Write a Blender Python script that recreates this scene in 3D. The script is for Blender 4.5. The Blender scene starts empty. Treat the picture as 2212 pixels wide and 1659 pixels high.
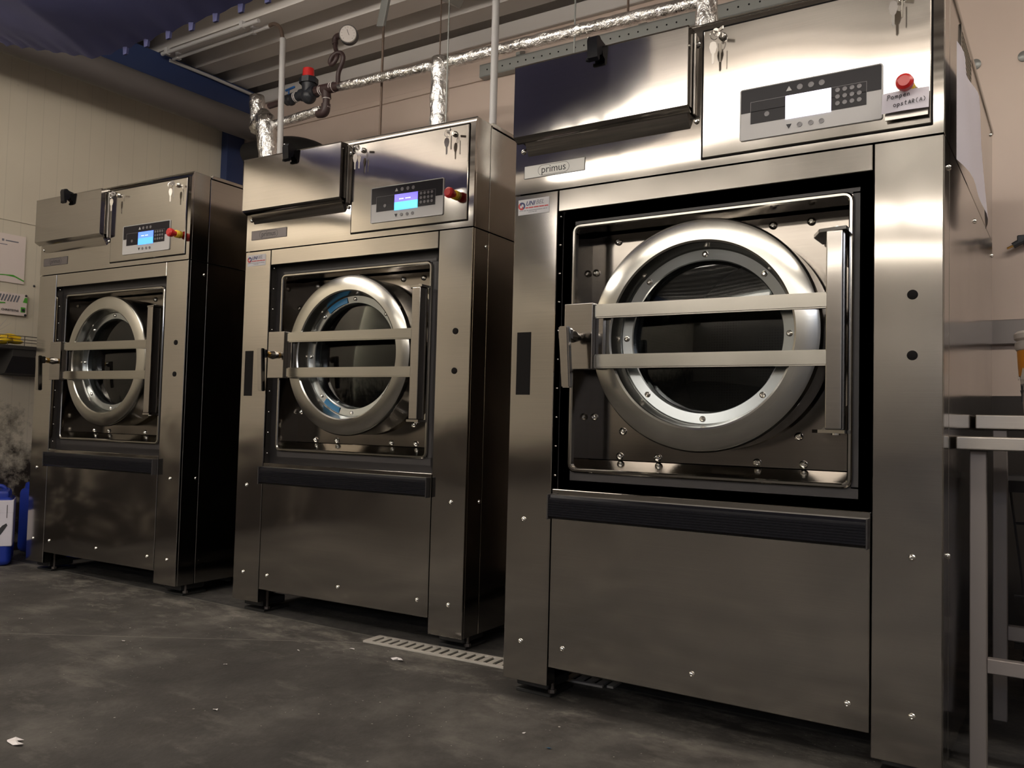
import bpy, bmesh, math, random
from mathutils import Vector, Matrix
random.seed(7)
SC = bpy.context.scene
COL = SC.collection
PI = math.pi

# ------------------------------------------------------------------ camera
CYAW, CPITCH, CROLL = 0.5825, 0.0457, 0.0259
CLOC = Vector((1.4015, -2.1159, 0.7847))
fw = Vector((-math.sin(CYAW)*math.cos(CPITCH), math.cos(CYAW)*math.cos(CPITCH), math.sin(CPITCH)))
rt = Vector((math.cos(CYAW), math.sin(CYAW), 0)); up = rt.cross(fw)
rt, up = rt*math.cos(CROLL)+up*math.sin(CROLL), -rt*math.sin(CROLL)+up*math.cos(CROLL)
cam = bpy.data.cameras.new('camera'); camo = bpy.data.objects.new('camera', cam); COL.objects.link(camo)
cam.sensor_width = 36; cam.lens = 1861.0*36/2212; cam.clip_start = .02
m3 = Matrix((rt, up, -fw)).transposed().to_4x4(); m3.translation = CLOC
camo.matrix_world = m3; SC.camera = camo

# ------------------------------------------------------------------ world, view
w = bpy.data.worlds.new('world'); SC.world = w; w.use_nodes = True
w.node_tree.nodes['Background'].inputs[0].default_value = (.5, .55, .7, 1)
w.node_tree.nodes['Background'].inputs[1].default_value = .02
SC.view_settings.view_transform = 'Standard'; SC.view_settings.look = 'None'
SC.view_settings.exposure = 1.5; SC.view_settings.gamma = 1
SC.view_settings.use_curve_mapping = False

# ------------------------------------------------------------------ the hall's lamps (ceiling battens in front of the machines, two more added as fill)
def area(name, loc, sx, sy, power, col, rot=(0, 0, 0), spread=PI):
    l = bpy.data.lights.new(name, 'AREA'); l.shape = 'RECTANGLE'; l.size = sx; l.size_y = sy
    l.energy = power; l.color = col; l.spread = spread
    o = bpy.data.objects.new(name, l); COL.objects.link(o); o.location = loc; o.rotation_euler = rot
    return o
WARM = (1.0, .92, .81); COOL = (.62, .74, 1.0)
# name, centre, length along x, length along y, emission; the glowing diffusers are built with the lamps at the end
LAMPS = [('long batten lamp nearest the machines, in front of them', (-.2, -3.2, 2.86), 3.0, .18, 5),
         ('long batten lamp far back on the left', (-1.75, -6.3, 2.90), 3.4, .09, 5.5),
         ('long batten lamp far back on the right', (1.75, -6.3, 2.90), 3.4, .09, 5.5),
         ('long batten lamp at the far end of the hall', (-.3, -8.9, 2.90), 6.0, .09, 4.5),
         ('batten lamp running along the left wall', (-2.85, -2.6, 2.74), .14, 1.8, 12),
         ('added batten lamp out of view on the right, brightening the back wall', (2.9, -.6, 2.86), 2.4, .16, 8.5),  # added unseen fill for the back wall, kept out of panel reflections
         ('added batten lamp out of view above the machines, brightening ceiling and wall', (-1.55, -.12, 2.86), 1.9, .12, 4.5)]  # added unseen fill for the ceiling, pipes and wall
area('cool_area_light', (2.5, -8.4, 3.0), 2.5, .8, 30, COOL)  # bluish area light below the closed deck; no skylight opening is built

# ------------------------------------------------------------------ materials
def new_mat(name):
    m = bpy.data.materials.new(name); m.use_nodes = True
    return m, m.node_tree.nodes, m.node_tree.links, m.node_tree.nodes['Principled BSDF']
def mat(name, col, rough=.5, metal=0., spec=None, emit=None, es=1., coat=0.):
    m, n, l, b = new_mat(name)
    b.inputs['Base Color'].default_value = (*col, 1); b.inputs['Roughness'].default_value = rough
    b.inputs['Metallic'].default_value = metal
    if spec is not None: b.inputs['Specular IOR Level'].default_value = spec
    if coat: b.inputs['Coat Weight'].default_value = coat
    if emit: b.inputs['Emission Color'].default_value = (*emit, 1); b.inputs['Emission Strength'].default_value = es
    return m
def noise(n, l, scale, detail=3, vec=None, rough=.5):
    t = n.new('ShaderNodeTexNoise'); t.inputs['Scale'].default_value = scale; t.inputs['Detail'].default_value = detail
    t.inputs['Roughness'].default_value = rough
    if vec is not None: l.new(vec, t.inputs['Vector'])
    return t
def ramp(n, l, fac, stops):
    r = n.new('ShaderNodeValToRGB'); e = r.color_ramp.elements
    while len(e) < len(stops): e.new(.5)
    for k, (p, c) in enumerate(stops):
        e[k].position = p; e[k].color = (*c, 1) if len(c) == 3 else c
    l.new(fac, r.inputs[0]); return r
def coords(n, l, kind='Object', scale=(1, 1, 1)):
    tc = n.new('ShaderNodeTexCoord'); mp = n.new('ShaderNodeMapping'); mp.inputs['Scale'].default_value = scale
    l.new(tc.outputs[kind], mp.inputs[0]); return mp.outputs[0]
def geo_pos(n, l, scale=(1, 1, 1)):
    g = n.new('ShaderNodeNewGeometry'); mp = n.new('ShaderNodeMapping'); mp.inputs['Scale'].default_value = scale
    l.new(g.outputs['Position'], mp.inputs[0]); return mp.outputs[0]
def steel(name, col=(.42, .395, .365), rough=.2, aniso=.65, wave=.012, radial=False, grain=.04):
    m, n, l, b = new_mat(name)
    b.inputs['Metallic'].default_value = 1
    b.inputs['Anisotropic'].default_value = aniso
    gv = coords(n, l, 'Object', (3, 3, 500)) if not radial else None
    if radial:
        # turned ring: streaks run round the ring, highlight spreads across it
        tc = n.new('ShaderNodeTexCoord'); mul = n.new('ShaderNodeVectorMath'); mul.operation = 'MULTIPLY'
        l.new(tc.outputs['Object'], mul.inputs[0]); mul.inputs[1].default_value = (1, 0, 1)
        nm = n.new('ShaderNodeVectorMath'); nm.operation = 'NORMALIZE'; l.new(mul.outputs[0], nm.inputs[0])
        l.new(nm.outputs[0], b.inputs['Tangent'])
        ln = n.new('ShaderNodeVectorMath'); ln.operation = 'LENGTH'; l.new(mul.outputs[0], ln.inputs[0])
        cx = n.new('ShaderNodeCombineXYZ'); l.new(ln.outputs['Value'], cx.inputs[0])
        sc = n.new('ShaderNodeVectorMath'); sc.operation = 'SCALE'; sc.inputs['Scale'].default_value = 300; l.new(cx.outputs[0], sc.inputs[0])
        gv = sc.outputs[0]
    else:
        c = n.new('ShaderNodeCombineXYZ'); c.inputs[0].default_value = .001; c.inputs[2].default_value = 1
        l.new(c.outputs[0], b.inputs['Tangent'])
    g = noise(n, l, 1, 2, gv)
    r = ramp(n, l, g.outputs[0], [(.3, tuple(x*(1-grain) for x in col)), (.7, tuple(min(1, x*(1+grain)) for x in col))])
    l.new(r.outputs[0], b.inputs['Base Color'])
    # smudges change the polish a little
    s = noise(n, l, 4, 4, coords(n, l))
    mr = n.new('ShaderNodeMapRange'); l.new(s.outputs[0], mr.inputs[0])
    mr.inputs[1].default_value = .3; mr.inputs[2].default_value = .7
    mr.inputs[3].default_value = rough*.8; mr.inputs[4].default_value = rough*1.25
    l.new(mr.outputs[0], b.inputs['Roughness'])
    if wave:
        wv = noise(n, l, 1.0, 0, coords(n, l, 'Object', (2.2, 2.2, 3.2)))
        bp = n.new('ShaderNodeBump'); bp.inputs['Strength'].default_value = 1; bp.inputs['Distance'].default_value = wave
        l.new(wv.outputs[0], bp.inputs['Height']); l.new(bp.outputs[0], b.inputs['Normal'])
    return m
M = {}
M['steel'] = steel('brushed_steel', rough=.095, aniso=.15, wave=.011)
M['side'] = steel('side_steel', (.38, .36, .33), .12, .4, .008)
M['flat'] = steel('flat_steel', (.35, .33, .31), rough=.11, aniso=.3, wave=.004)
M['ring'] = steel('turned_steel', (.42, .41, .38), .18, .6, 0, True)
M['trim'] = steel('trim_steel', (.40, .43, .45), .18, .3, 0, True)
M['bar'] = steel('bar_steel', (.38, .365, .33), .2, .5, .004)
M['polish'] = mat('polished_steel', (.36, .345, .32), .12, 1)
M['dull'] = mat('dull_steel', (.42, .39, .36), .38, 1)
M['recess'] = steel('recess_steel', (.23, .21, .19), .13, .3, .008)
M['chrome'] = mat('screw_chrome', (.8, .78, .74), .12, 1)
M['black'] = mat('black_rubber', (.030, .027, .028), .5)
M['blackgloss'] = mat('black_plastic', (.006, .006, .009), .35, spec=.2)
M['bezelblack'] = mat('bezel_black', (.016, .014, .018), .3, spec=.12)
M['bezelgrey'] = mat('bezel_grey', (.46, .45, .45), .4)
M['keyring'] = mat('button_rim', (.16, .15, .16), .35)
M['red'] = mat('red_plastic', (.55, .02, .02), .3)
M['yellow'] = mat('yellow_plastic', (.75, .5, .02), .4)
M['dark'] = mat('dark_inside', (.012, .011, .011), .8, spec=.05)
M['foot'] = mat('black_foot', (.02, .02, .02), .5)
M['plate'] = mat('name_plate', (.62, .61, .58), .4, .0)
M['platedark'] = mat('name_plate_grey', (.16, .145, .15), .35, .5)
M['ink'] = mat('dark_ink', (.03, .03, .035), .6)
M['inkgrey'] = mat('grey_ink', (.17, .17, .2), .6)
M['navy'] = mat('navy_ink', (.015, .025, .11), .5)
M['redink'] = mat('red_ink', (.42, .02, .02), .5)
M['sticker'] = mat('sticker', (.42, .41, .43), .4)
M['paper'] = mat('paper', (.62, .59, .66), .7)
M['paperwarm'] = mat('paper_warm', (.72, .62, .58), .7)
M['green'] = mat('green_ink', (.08, .35, .04), .5)
M['bluefilm'] = mat('blue_film', (.03, .16, .32), .25)
M['brass'] = mat('brass', (.45, .27, .07), .3, 1)
M['whitebox'] = mat('lamp_housing', (.7, .7, .68), .5)
M['screenv'] = mat('screen_violet', (.02, .02, .05), .2, emit=(.12, .09, .62), es=.75)
M['screenc'] = mat('screen_cyan', (.02, .02, .05), .2, emit=(.035, .42, .95), es=.9)
M['screenb'] = mat('screen_blue', (.02, .02, .05), .2, emit=(.08, .18, .85), es=.85)
M['screenb2'] = mat('screen_blue_low', (.02, .02, .05), .2, emit=(.06, .26, .95), es=.95)
M['screenglare'] = mat('screen_glare', (.3, .3, .35), .2, emit=(.86, .82, 1.0), es=.95)  # white emission stands in for glare on the near machine's screen
M['screent'] = mat('screen_text', (.3, .3, .35), .2, emit=(.45, .5, .9), es=.9)
M['conduit'] = mat('white_conduit', (.45, .44, .44), .5)
M['galv'] = mat('galvanised_steel', (.30, .31, .30), .45, .6)
M['rust'] = mat('dark_rod', (.13, .09, .07), .6, .4)
M['iron'] = mat('primed_iron', (.035, .017, .017), .5)
M['valve'] = mat('black_valve', (.012, .014, .02), .45)
M['tape'] = mat('white_thread_tape', (.6, .56, .55), .6)
M['bluehandle'] = mat('blue_handle', (.01, .09, .3), .4)
M['beam'] = mat('blue_painted_steel', (.022, .04, .12), .45)
M['duct'] = mat('grey_duct', (.11, .098, .095), .5)
M['hose'] = mat('black_hose', (.012, .011, .011), .6)
M['can'] = mat('blue_jerrycan', (.01, .03, .27), .35)
M['bottlewhite'] = mat('white_plastic', (.62, .57, .54), .4)
M['orange'] = mat('orange_print', (.75, .29, .02), .45)
M['tablesteel'] = steel('worn_steel', (.34, .31, .28), .36, .3, .004)
M['leg'] = mat('grey_leg', (.27, .24, .23), .5, .5)
M['rack'] = mat('rack_wire', (.16, .14, .13), .45, .7)
M['bracket'] = mat('dark_bracket', (.035, .032, .03), .6)
M['clear'] = mat('clear_film', (.5, .46, .42), .4)
M['litter'] = mat('litter_paper', (.72, .68, .68), .7)
M['grate'] = mat('drain_concrete', (.43, .40, .36), .7)

def glass_mat():
    m, n, l, b = new_mat('door_glass'); out = n['Material Output']; n.remove(b)
    tr = n.new('ShaderNodeBsdfTransparent'); tr.inputs[0].default_value = (.5, .53, .52, 1)
    gl = n.new('ShaderNodeBsdfGlossy'); gl.inputs['Roughness'].default_value = .02
    fr = n.new('ShaderNodeFresnel'); fr.inputs[0].default_value = 1.5
    mx = n.new('ShaderNodeMixShader'); l.new(fr.outputs[0], mx.inputs[0]); l.new(tr.outputs[0], mx.inputs[1]); l.new(gl.outputs[0], mx.inputs[2])
    l.new(mx.outputs[0], out.inputs[0]); return m
M['glass'] = glass_mat()
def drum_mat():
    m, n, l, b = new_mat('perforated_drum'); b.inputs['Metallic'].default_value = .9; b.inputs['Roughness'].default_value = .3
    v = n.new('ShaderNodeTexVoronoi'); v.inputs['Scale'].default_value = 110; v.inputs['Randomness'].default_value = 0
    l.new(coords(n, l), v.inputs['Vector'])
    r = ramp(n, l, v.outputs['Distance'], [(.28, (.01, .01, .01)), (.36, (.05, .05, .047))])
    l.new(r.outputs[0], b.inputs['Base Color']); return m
M['drum'] = drum_mat()
def foil_mat(name, col=(.85, .84, .83)):
    m, n, l, b = new_mat(name); b.inputs['Metallic'].default_value = 1
    b.inputs['Base Color'].default_value = (*col, 1); b.inputs['Roughness'].default_value = .17
    t = noise(n, l, 32, 4, coords(n, l, 'Object', (1, 1, .6)), .6); t.inputs['Distortion'].default_value = 1.2
    bp = n.new('ShaderNodeBump'); bp.inputs['Strength'].default_value = 1; bp.inputs['Distance'].default_value = .011
    l.new(t.outputs[0], bp.inputs['Height']); l.new(bp.outputs[0], b.inputs['Normal']); return m
M['foil'] = foil_mat('crinkled_foil')
def fabric_mat():
    m, n, l, b = new_mat('blue_bag_fabric'); b.inputs['Roughness'].default_value = .75
    t = noise(n, l, 3.5, 3, coords(n, l))
    r = ramp(n, l, t.outputs[0], [(.3, (.078, .082, .205)), (.75, (.095, .10, .25))]); l.new(r.outputs[0], b.inputs['Base Color'])
    t2 = noise(n, l, 700, 1, coords(n, l)); bp = n.new('ShaderNodeBump'); bp.inputs['Strength'].default_value = .3; bp.inputs['Distance'].default_value = .001
    l.new(t2.outputs[0], bp.inputs['Height']); l.new(bp.outputs[0], b.inputs['Normal']); return m
M['bag'] = fabric_mat()
def floor_mat():
    m, n, l, b = new_mat('stained_concrete')
    big = noise(n, l, 1.7, 9, geo_pos(n, l), .68)
    r = ramp(n, l, big.outputs[0], [(.35, (.026, .023, .021)), (.5, (.051, .046, .042)), (.64, (.108, .099, .089))])
    def over(prev, fac, col, k=1.):
        mx = n.new('ShaderNodeMix'); mx.data_type = 'RGBA'
        mm = n.new('ShaderNodeMath'); mm.operation = 'MULTIPLY'; mm.inputs[1].default_value = k; l.new(fac, mm.inputs[0])
        l.new(mm.outputs[0], mx.inputs[0]); l.new(prev, mx.inputs[6]); mx.inputs[7].default_value = (*col, 1); return mx.outputs[2]
    # soft darker scuffs
    sc = noise(n, l, 5, 5, geo_pos(n, l, (1, .8, 1)), .6)
    f = ramp(n, l, sc.outputs[0], [(.48, (0, 0, 0)), (.66, (1, 1, 1))])
    c = over(r.outputs[0], f.outputs[0], (.03, .025, .022), .5)
    # pale limescale smears
    sm = noise(n, l, 2.3, 7, geo_pos(n, l, (1, 2.2, 1)), .7)
    f = ramp(n, l, sm.outputs[0], [(.54, (0, 0, 0)), (.70, (1, 1, 1))])
    c = over(c, f.outputs[0], (.2, .183, .16), .5)
    # lime dust swept up against the machines
    ys_ = n.new('ShaderNodeSeparateXYZ'); gg = n.new('ShaderNodeNewGeometry'); l.new(gg.outputs['Position'], ys_.inputs[0])
    my = n.new('ShaderNodeMapRange'); l.new(ys_.outputs[1], my.inputs[0]); my.inputs[1].default_value = -.45; my.inputs[2].default_value = .27; my.inputs[3].default_value = -.2; my.inputs[4].default_value = .06
    du = noise(n, l, 6, 8, geo_pos(n, l, (1, 1.6, 1)), .75); da = n.new('ShaderNodeMath'); da.operation = 'ADD'; l.new(du.outputs[0], da.inputs[0]); l.new(my.outputs[0], da.inputs[1])
    f = ramp(n, l, da.outputs[0], [(.50, (0, 0, 0)), (.66, (1, 1, 1))])
    c = over(c, f.outputs[0], (.24, .22, .19), .55)
    # round dark drips
    v = n.new('ShaderNodeTexVoronoi'); v.inputs['Scale'].default_value = 2.6; l.new(geo_pos(n, l), v.inputs['Vector'])
    jit = noise(n, l, 26, 3, geo_pos(n, l)); ad = n.new('ShaderNodeMath'); ad.operation = 'MULTIPLY_ADD'; l.new(jit.outputs[0], ad.inputs[0]); ad.inputs[1].default_value = .09; l.new(v.outputs['Distance'], ad.inputs[2])
    f = ramp(n, l, ad.outputs[0], [(.095, (1, 1, 1)), (.12, (0, 0, 0))])
    c = over(c, f.outputs[0], (.025, .021, .018), .6)
    # small white flecks
    for s_, th, cc, k in ((16, .05, (.6, .57, .5), .9), (34, .07, (.5, .47, .42), .7)):
        v = n.new('ShaderNodeTexVoronoi'); v.inputs['Scale'].default_value = s_; l.new(geo_pos(n, l), v.inputs['Vector'])
        jj = noise(n, l, s_*4, 2, geo_pos(n, l)); a2 = n.new('ShaderNodeMath'); a2.operation = 'MULTIPLY_ADD'; l.new(jj.outputs[0], a2.inputs[0]); a2.inputs[1].default_value = .12; l.new(v.outputs['Distance'], a2.inputs[2])
        f = ramp(n, l, a2.outputs[0], [(th+.035, (1, 1, 1)), (th+.055, (0, 0, 0))])
        gate = noise(n, l, 1.8, 2, geo_pos(n, l)); g2 = ramp(n, l, gate.outputs[0], [(.42, (0, 0, 0)), (.55, (1, 1, 1))])
        mm = n.new('ShaderNodeMath'); mm.operation = 'MULTIPLY'; l.new(f.outputs[0], mm.inputs[0]); l.new(g2.outputs[0], mm.inputs[1])
        c = over(c, mm.outputs[0], cc, k)
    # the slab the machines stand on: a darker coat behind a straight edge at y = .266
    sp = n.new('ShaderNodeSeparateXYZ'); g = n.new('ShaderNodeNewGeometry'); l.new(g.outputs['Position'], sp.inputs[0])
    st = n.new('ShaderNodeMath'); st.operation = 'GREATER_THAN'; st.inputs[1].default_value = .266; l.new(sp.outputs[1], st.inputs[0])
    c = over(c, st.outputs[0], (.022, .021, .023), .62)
    # lime line along the front of the coat, and the saw cut across the floor
    def band(expr_out, lo, hi):
        a = n.new('ShaderNodeMath'); a.operation = 'GREATER_THAN'; a.inputs[1].default_value = lo; l.new(expr_out, a.inputs[0])
        d = n.new('ShaderNodeMath'); d.operation = 'LESS_THAN'; d.inputs[1].default_value = hi; l.new(expr_out, d.inputs[0])
        p = n.new('ShaderNodeMath'); p.operation = 'MULTIPLY'; l.new(a.outputs[0], p.inputs[0]); l.new(d.outputs[0], p.inputs[1]); return p.outputs[0]
    c = over(c, band(sp.outputs[1], .255, .268), (.2, .19, .17), .35)
    d1 = n.new('ShaderNodeVectorMath'); d1.operation = 'DOT_PRODUCT'; l.new(g.outputs['Position'], d1.inputs[0])
    th = math.atan2(.177+.528, -.708+1.776); nx, ny = -math.sin(th), math.cos(th); d1.inputs[1].default_value = (nx, ny, 0)
    k0 = nx*-.708+ny*.177
    lim = n.new('ShaderNodeMath'); lim.operation = 'LESS_THAN'; lim.inputs[1].default_value = -.70; l.new(sp.outputs[0], lim.inputs[0])
    pm = n.new('ShaderNodeMath'); pm.operation = 'MULTIPLY'; l.new(band(d1.outputs['Value'], k0-.0022, k0+.0022), pm.inputs[0]); l.new(lim.outputs[0], pm.inputs[1])
    c = over(c, pm.outputs[0], (.22, .2, .18), .7)
    l.new(c, b.inputs['Base Color'])
    rr = noise(n, l, 3, 4, geo_pos(n, l)); mr = n.new('ShaderNodeMapRange'); l.new(rr.outputs[0], mr.inputs[0]); mr.inputs[3].default_value = .6; mr.inputs[4].default_value = .95
    l.new(mr.outputs[0], b.inputs['Roughness'])
    bp = n.new('ShaderNodeBump'); bp.inputs['Strength'].default_value = .35; bp.inputs['Distance'].default_value = .004
    fn = noise(n, l, 60, 4, geo_pos(n, l)); l.new(fn.outputs[0], bp.inputs['Height']); l.new(bp.outputs[0], b.inputs['Normal'])
    return m
M['floor'] = floor_mat()
def wall_mat(name, c1, c2, axis, pitch=.0, joint=(.2, .18, .15), stain=False, rough=.45):
    m, n, l, b = new_mat(name); b.inputs['Roughness'].default_value = rough
    t = noise(n, l, 1.6, 4, geo_pos(n, l)); r = ramp(n, l, t.outputs[0], [(.3, c1), (.7, c2)])
    c = r.outputs[0]
    g = n.new('ShaderNodeNewGeometry'); sp = n.new('ShaderNodeSeparateXYZ'); l.new(g.outputs['Position'], sp.inputs[0])
    if pitch:
        pp = n.new('ShaderNodeMath'); pp.operation = 'PINGPONG'; pp.inputs[1].default_value = pitch/2; l.new(sp.outputs[axis], pp.inputs[0])
        f = n.new('ShaderNodeMath'); f.operation = 'LESS_THAN'; f.inputs[1].default_value = .0022; l.new(pp.outputs[0], f.inputs[0])
        mx = n.new('ShaderNodeMix'); mx.data_type = 'RGBA'; mk = n.new('ShaderNodeMath'); mk.operation = 'MULTIPLY'; mk.inputs[1].default_value = .16
        l.new(f.outputs[0], mk.inputs[0]); l.new(mk.outputs[0], mx.inputs[0]); l.new(c, mx.inputs[6]); mx.inputs[7].default_value = (*joint, 1); c = mx.outputs[2]
    if stain:    # mould and dirt low on the wall
        ns = noise(n, l, 7, 6, geo_pos(n, l), .7)
        h = n.new('ShaderNodeMapRange'); l.new(sp.outputs[2], h.inputs[0]); h.inputs[1].default_value = 1.05; h.inputs[2].default_value = .35; h.inputs[3].default_value = -.14; h.inputs[4].default_value = .32
        a = n.new('ShaderNodeMath'); a.operation = 'ADD'; l.new(ns.outputs[0], a.inputs[0]); l.new(h.outputs[0], a.inputs[1])
        f = ramp(n, l, a.outputs[0], [(.55, (0, 0, 0)), (.8, (1, 1, 1))])
        mx = n.new('ShaderNodeMix'); mx.data_type = 'RGBA'; l.new(f.outputs[0], mx.inputs[0]); l.new(c, mx.inputs[6]); mx.inputs[7].default_value = (.03, .022, .018, 1); c = mx.outputs[2]
    l.new(c, b.inputs['Base Color']); return m
M['wallL'] = wall_mat('cream_wall_panel', (.58, .52, .42), (.64, .58, .47), 1, .095, stain=True)
M['wallB'] = wall_mat('pink_wall', (.55, .44, .38), (.60, .49, .42), 2, 0)
M['wallF'] = wall_mat('far_wall', (.24, .225, .21), (.30, .28, .26), 2, 0)
M['deck'] = mat('ceiling_deck', (.56, .53, .51), .5)
M['wainscot'] = mat('dark_wainscot', (.030, .024, .021), .6)

# ------------------------------------------------------------------ mesh helpers
class MB:
    def __init__(s): s.b = bmesh.new(); s.wn = False
    def _merge(s, t, mi=None):
        me = bpy.data.meshes.new('tmp'); t.to_mesh(me); t.free()
        n0 = len(s.b.faces); s.b.from_mesh(me); bpy.data.meshes.remove(me)
        s.b.faces.ensure_lookup_table()
        if mi: 
            for f in s.b.faces[n0:]: f.material_index = mi
    def box(s, x0, x1, y0, y1, z0, z1, bev=0, rot=None, mi=0, seg=1):
        t = bmesh.new(); bmesh.ops.create_cube(t, size=1)
        bmesh.ops.scale(t, vec=(x1-x0, y1-y0, z1-z0), verts=t.verts)
        s.wn = s.wn or seg > 1
        if bev: bmesh.ops.bevel(t, geom=t.edges[:]+t.verts[:], offset=bev, segments=seg, affect='EDGES', profile=.5)
        if rot: bmesh.ops.rotate(t, cent=(0, 0, 0), matrix=rot, verts=t.verts)
        bmesh.ops.translate(t, vec=((x0+x1)/2, (y0+y1)/2, (z0+z1)/2), verts=t.verts)
        s._merge(t, mi); return s
    def cyl(s, a, b, r, r2=None, n=20, mi=0, cap=True):
        a, b = Vector(a), Vector(b); d = b-a; t = bmesh.new()
        bmesh.ops.create_cone(t, cap_ends=cap, segments=n, radius1=r, radius2=r if r2 is None else r2, depth=d.length)
        bmesh.ops.transform(t, matrix=Matrix.Translation((a+b)/2) @ d.to_track_quat('Z', 'Y').to_matrix().to_4x4(), verts=t.verts)
        s._merge(t, mi); return s
    def sph(s, c, r, mi=0, sc=(1, 1, 1), n=12):
        t = bmesh.new(); bmesh.ops.create_uvsphere(t, u_segments=n*2, v_segments=n, radius=r)
        bmesh.ops.scale(t, vec=sc, verts=t.verts); bmesh.ops.translate(t, vec=c, verts=t.verts); s._merge(t, mi); return s
    def tube(s, pts, r, n=12, mi=0, smooth=4, rf=None):
        P = [Vector(p) for p in pts]
        if smooth and len(P) > 2:
            Q = []
            for i in range(len(P)-1):
                p0, p1, p2, p3 = P[max(i-1, 0)], P[i], P[i+1], P[min(i+2, len(P)-1)]
                for k in range(smooth):
                    u = k/smooth
                    Q.append(.5*((2*p1)+(p2-p0)*u+(2*p0-5*p1+4*p2-p3)*u*u+(3*p1-p0-3*p2+p3)*u**3))
            Q.append(P[-1]); P = Q
        t = bmesh.new(); rings = []; nrm = None
        for i, p in enumerate(P):
            d = (P[min(i+1, len(P)-1)]-P[max(i-1, 0)]).normalized()
            if nrm is None:
                nrm = d.orthogonal().normalized()
            nrm = (nrm-d*nrm.dot(d)).normalized(); bn = d.cross(nrm)
            rr = r*(rf(i/(len(P)-1), i) if rf else 1)
            rings.append([t.verts.new(p+(nrm*math.cos(2*PI*k/n)+bn*math.sin(2*PI*k/n))*rr) for k in range(n)])
        for a, b in zip(rings, rings[1:]):
            for k in range(n): t.faces.new((a[k], a[(k+1) % n], b[(k+1) % n], b[k]))
        t.faces.new(rings[0][::-1]); t.faces.new(rings[-1]); s._merge(t, mi); return s
    def lathe(s, prof, n=96, mi=0, close=False):       # (r, y) turned round the y axis
        t = bmesh.new(); R = []
        for r, y in prof:
            if r < 1e-6: R.append([t.verts.new((0, y, 0))])
            else: R.append([t.verts.new((r*math.cos(2*PI*k/n), y, r*math.sin(2*PI*k/n))) for k in range(n)])
        seq = list(zip(R, R[1:]))
        if close: seq.append((R[-1], R[0]))
        for a, b in seq:
            for k in range(n):
                k2 = (k+1) % n
                if len(a) == 1 and len(b) == 1: continue
                if len(a) == 1: t.faces.new((a[0], b[k], b[k2]))
                elif len(b) == 1: t.faces.new((a[k], a[k2], b[0]))
                else: t.faces.new((a[k], a[k2], b[k2], b[k]))
        bmesh.ops.recalc_face_normals(t, faces=t.faces); s._merge(t, mi); return s
    def prism(s, pts, y0, y1, plane='xz', mi=0):         # outline extruded along the third axis
        t = bmesh.new()
        f3 = {'xz': lambda a, b, c: (a, c, b), 'xy': lambda a, b, c: (a, b, c), 'yz': lambda a, b, c: (c, a, b)}[plane]
        A = [t.verts.new(f3(a, b, y0)) for a, b in pts]; B = [t.verts.new(f3(a, b, y1)) for a, b in pts]
        t.faces.new(A); t.faces.new(B[::-1]); N = len(pts)
        for k in range(N): t.faces.new((A[k], A[(k+1) % N], B[(k+1) % N], B[k]))
        bmesh.ops.recalc_face_normals(t, faces=t.faces); s._merge(t, mi); return s
    def frame(s, x0, x1, z0, z1, wd, y0, y1, bev=0, mi=0, rad=0):   # rectangular ring
        def loop(o, r):
            pts = []
            for cx, cz, a0 in ((x1-o-r, z1-o-r, 0), (x0+o+r, z1-o-r, 90), (x0+o+r, z0+o+r, 180), (x1-o-r, z0+o+r, 270)):
                for k in range(5): a = math.radians(a0+k*22.5); pts.append((cx+r*math.cos(a), cz+r*math.sin(a)))
            return pts
        r = max(rad, .0005); t = bmesh.new(); o, i = loop(0, r+wd*.6), loop(wd, r)
        if bev:
            o2, i2 = loop(bev, r+wd*.6), loop(wd-bev, r)
            V = [[t.verts.new((a, y1, b)) for a, b in o], [t.verts.new((a, y0+bev, b)) for a, b in o], [t.verts.new((a, y0, b)) for a, b in o2], [t.verts.new((a, y0, b)) for a, b in i2], [t.verts.new((a, y0+bev, b)) for a, b in i], [t.verts.new((a, y1, b)) for a, b in i]]
        else:
            V = [[t.verts.new((a, y1, b)) for a, b in o], [t.verts.new((a, y0, b)) for a, b in o], [t.verts.new((a, y0, b)) for a, b in i], [t.verts.new((a, y1, b)) for a, b in i]]
        N = len(o)
        for q in range(len(V)):
            A, B = V[q], V[(q+1) % len(V)]
            for k in range(N): t.faces.new((A[k], A[(k+1) % N], B[(k+1) % N], B[k]))
        bmesh.ops.recalc_face_normals(t, faces=t.faces); s._merge(t, mi); return s
    def quad(s, pts, mi=0):
        v = [s.b.verts.new(p) for p in pts]; f = s.b.faces.new(v); f.material_index = mi; return s
    def build(s, name, mats, parent=None, loc=(0, 0, 0), rot=(0, 0, 0), label=None, smooth=True, ang=32):
        me = bpy.data.meshes.new(name); s.b.to_mesh(me); s.b.free()
        for m in (mats if isinstance(mats, (list, tuple)) else [mats]): me.materials.append(M[m])
        if smooth:
            me.polygons.foreach_set('use_smooth', [True]*len(me.polygons)); me.set_sharp_from_angle(angle=math.radians(ang))
        o = bpy.data.objects.new(name, me); COL.objects.link(o); o.location = loc; o.rotation_euler = rot
        if parent: o.parent = parent
        if label: o['label'] = label
        if s.wn: md = o.modifiers.new('weighted_normal', 'WEIGHTED_NORMAL'); md.keep_sharp = True; md.weight = 80
        return o
def tag(o, label, cat, group=None, kind=None):
    o['label'] = label; o['category'] = cat
    if group: o['group'] = group
    if kind: o['kind'] = kind
    return o
def thing(name, label, cat, loc=(0, 0, 0), rz=0, group=None):
    o = bpy.data.objects.new(name, None); COL.objects.link(o); o.location = loc; o.rotation_euler = (0, 0, rz)
    o.empty_display_size = .1
    return tag(o, label, cat, group)
def struct(name, mb, mt, label=None):
    o = mb.build(name, mt); o['kind'] = 'structure'
    if label: o['label'] = label
    return o
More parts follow.
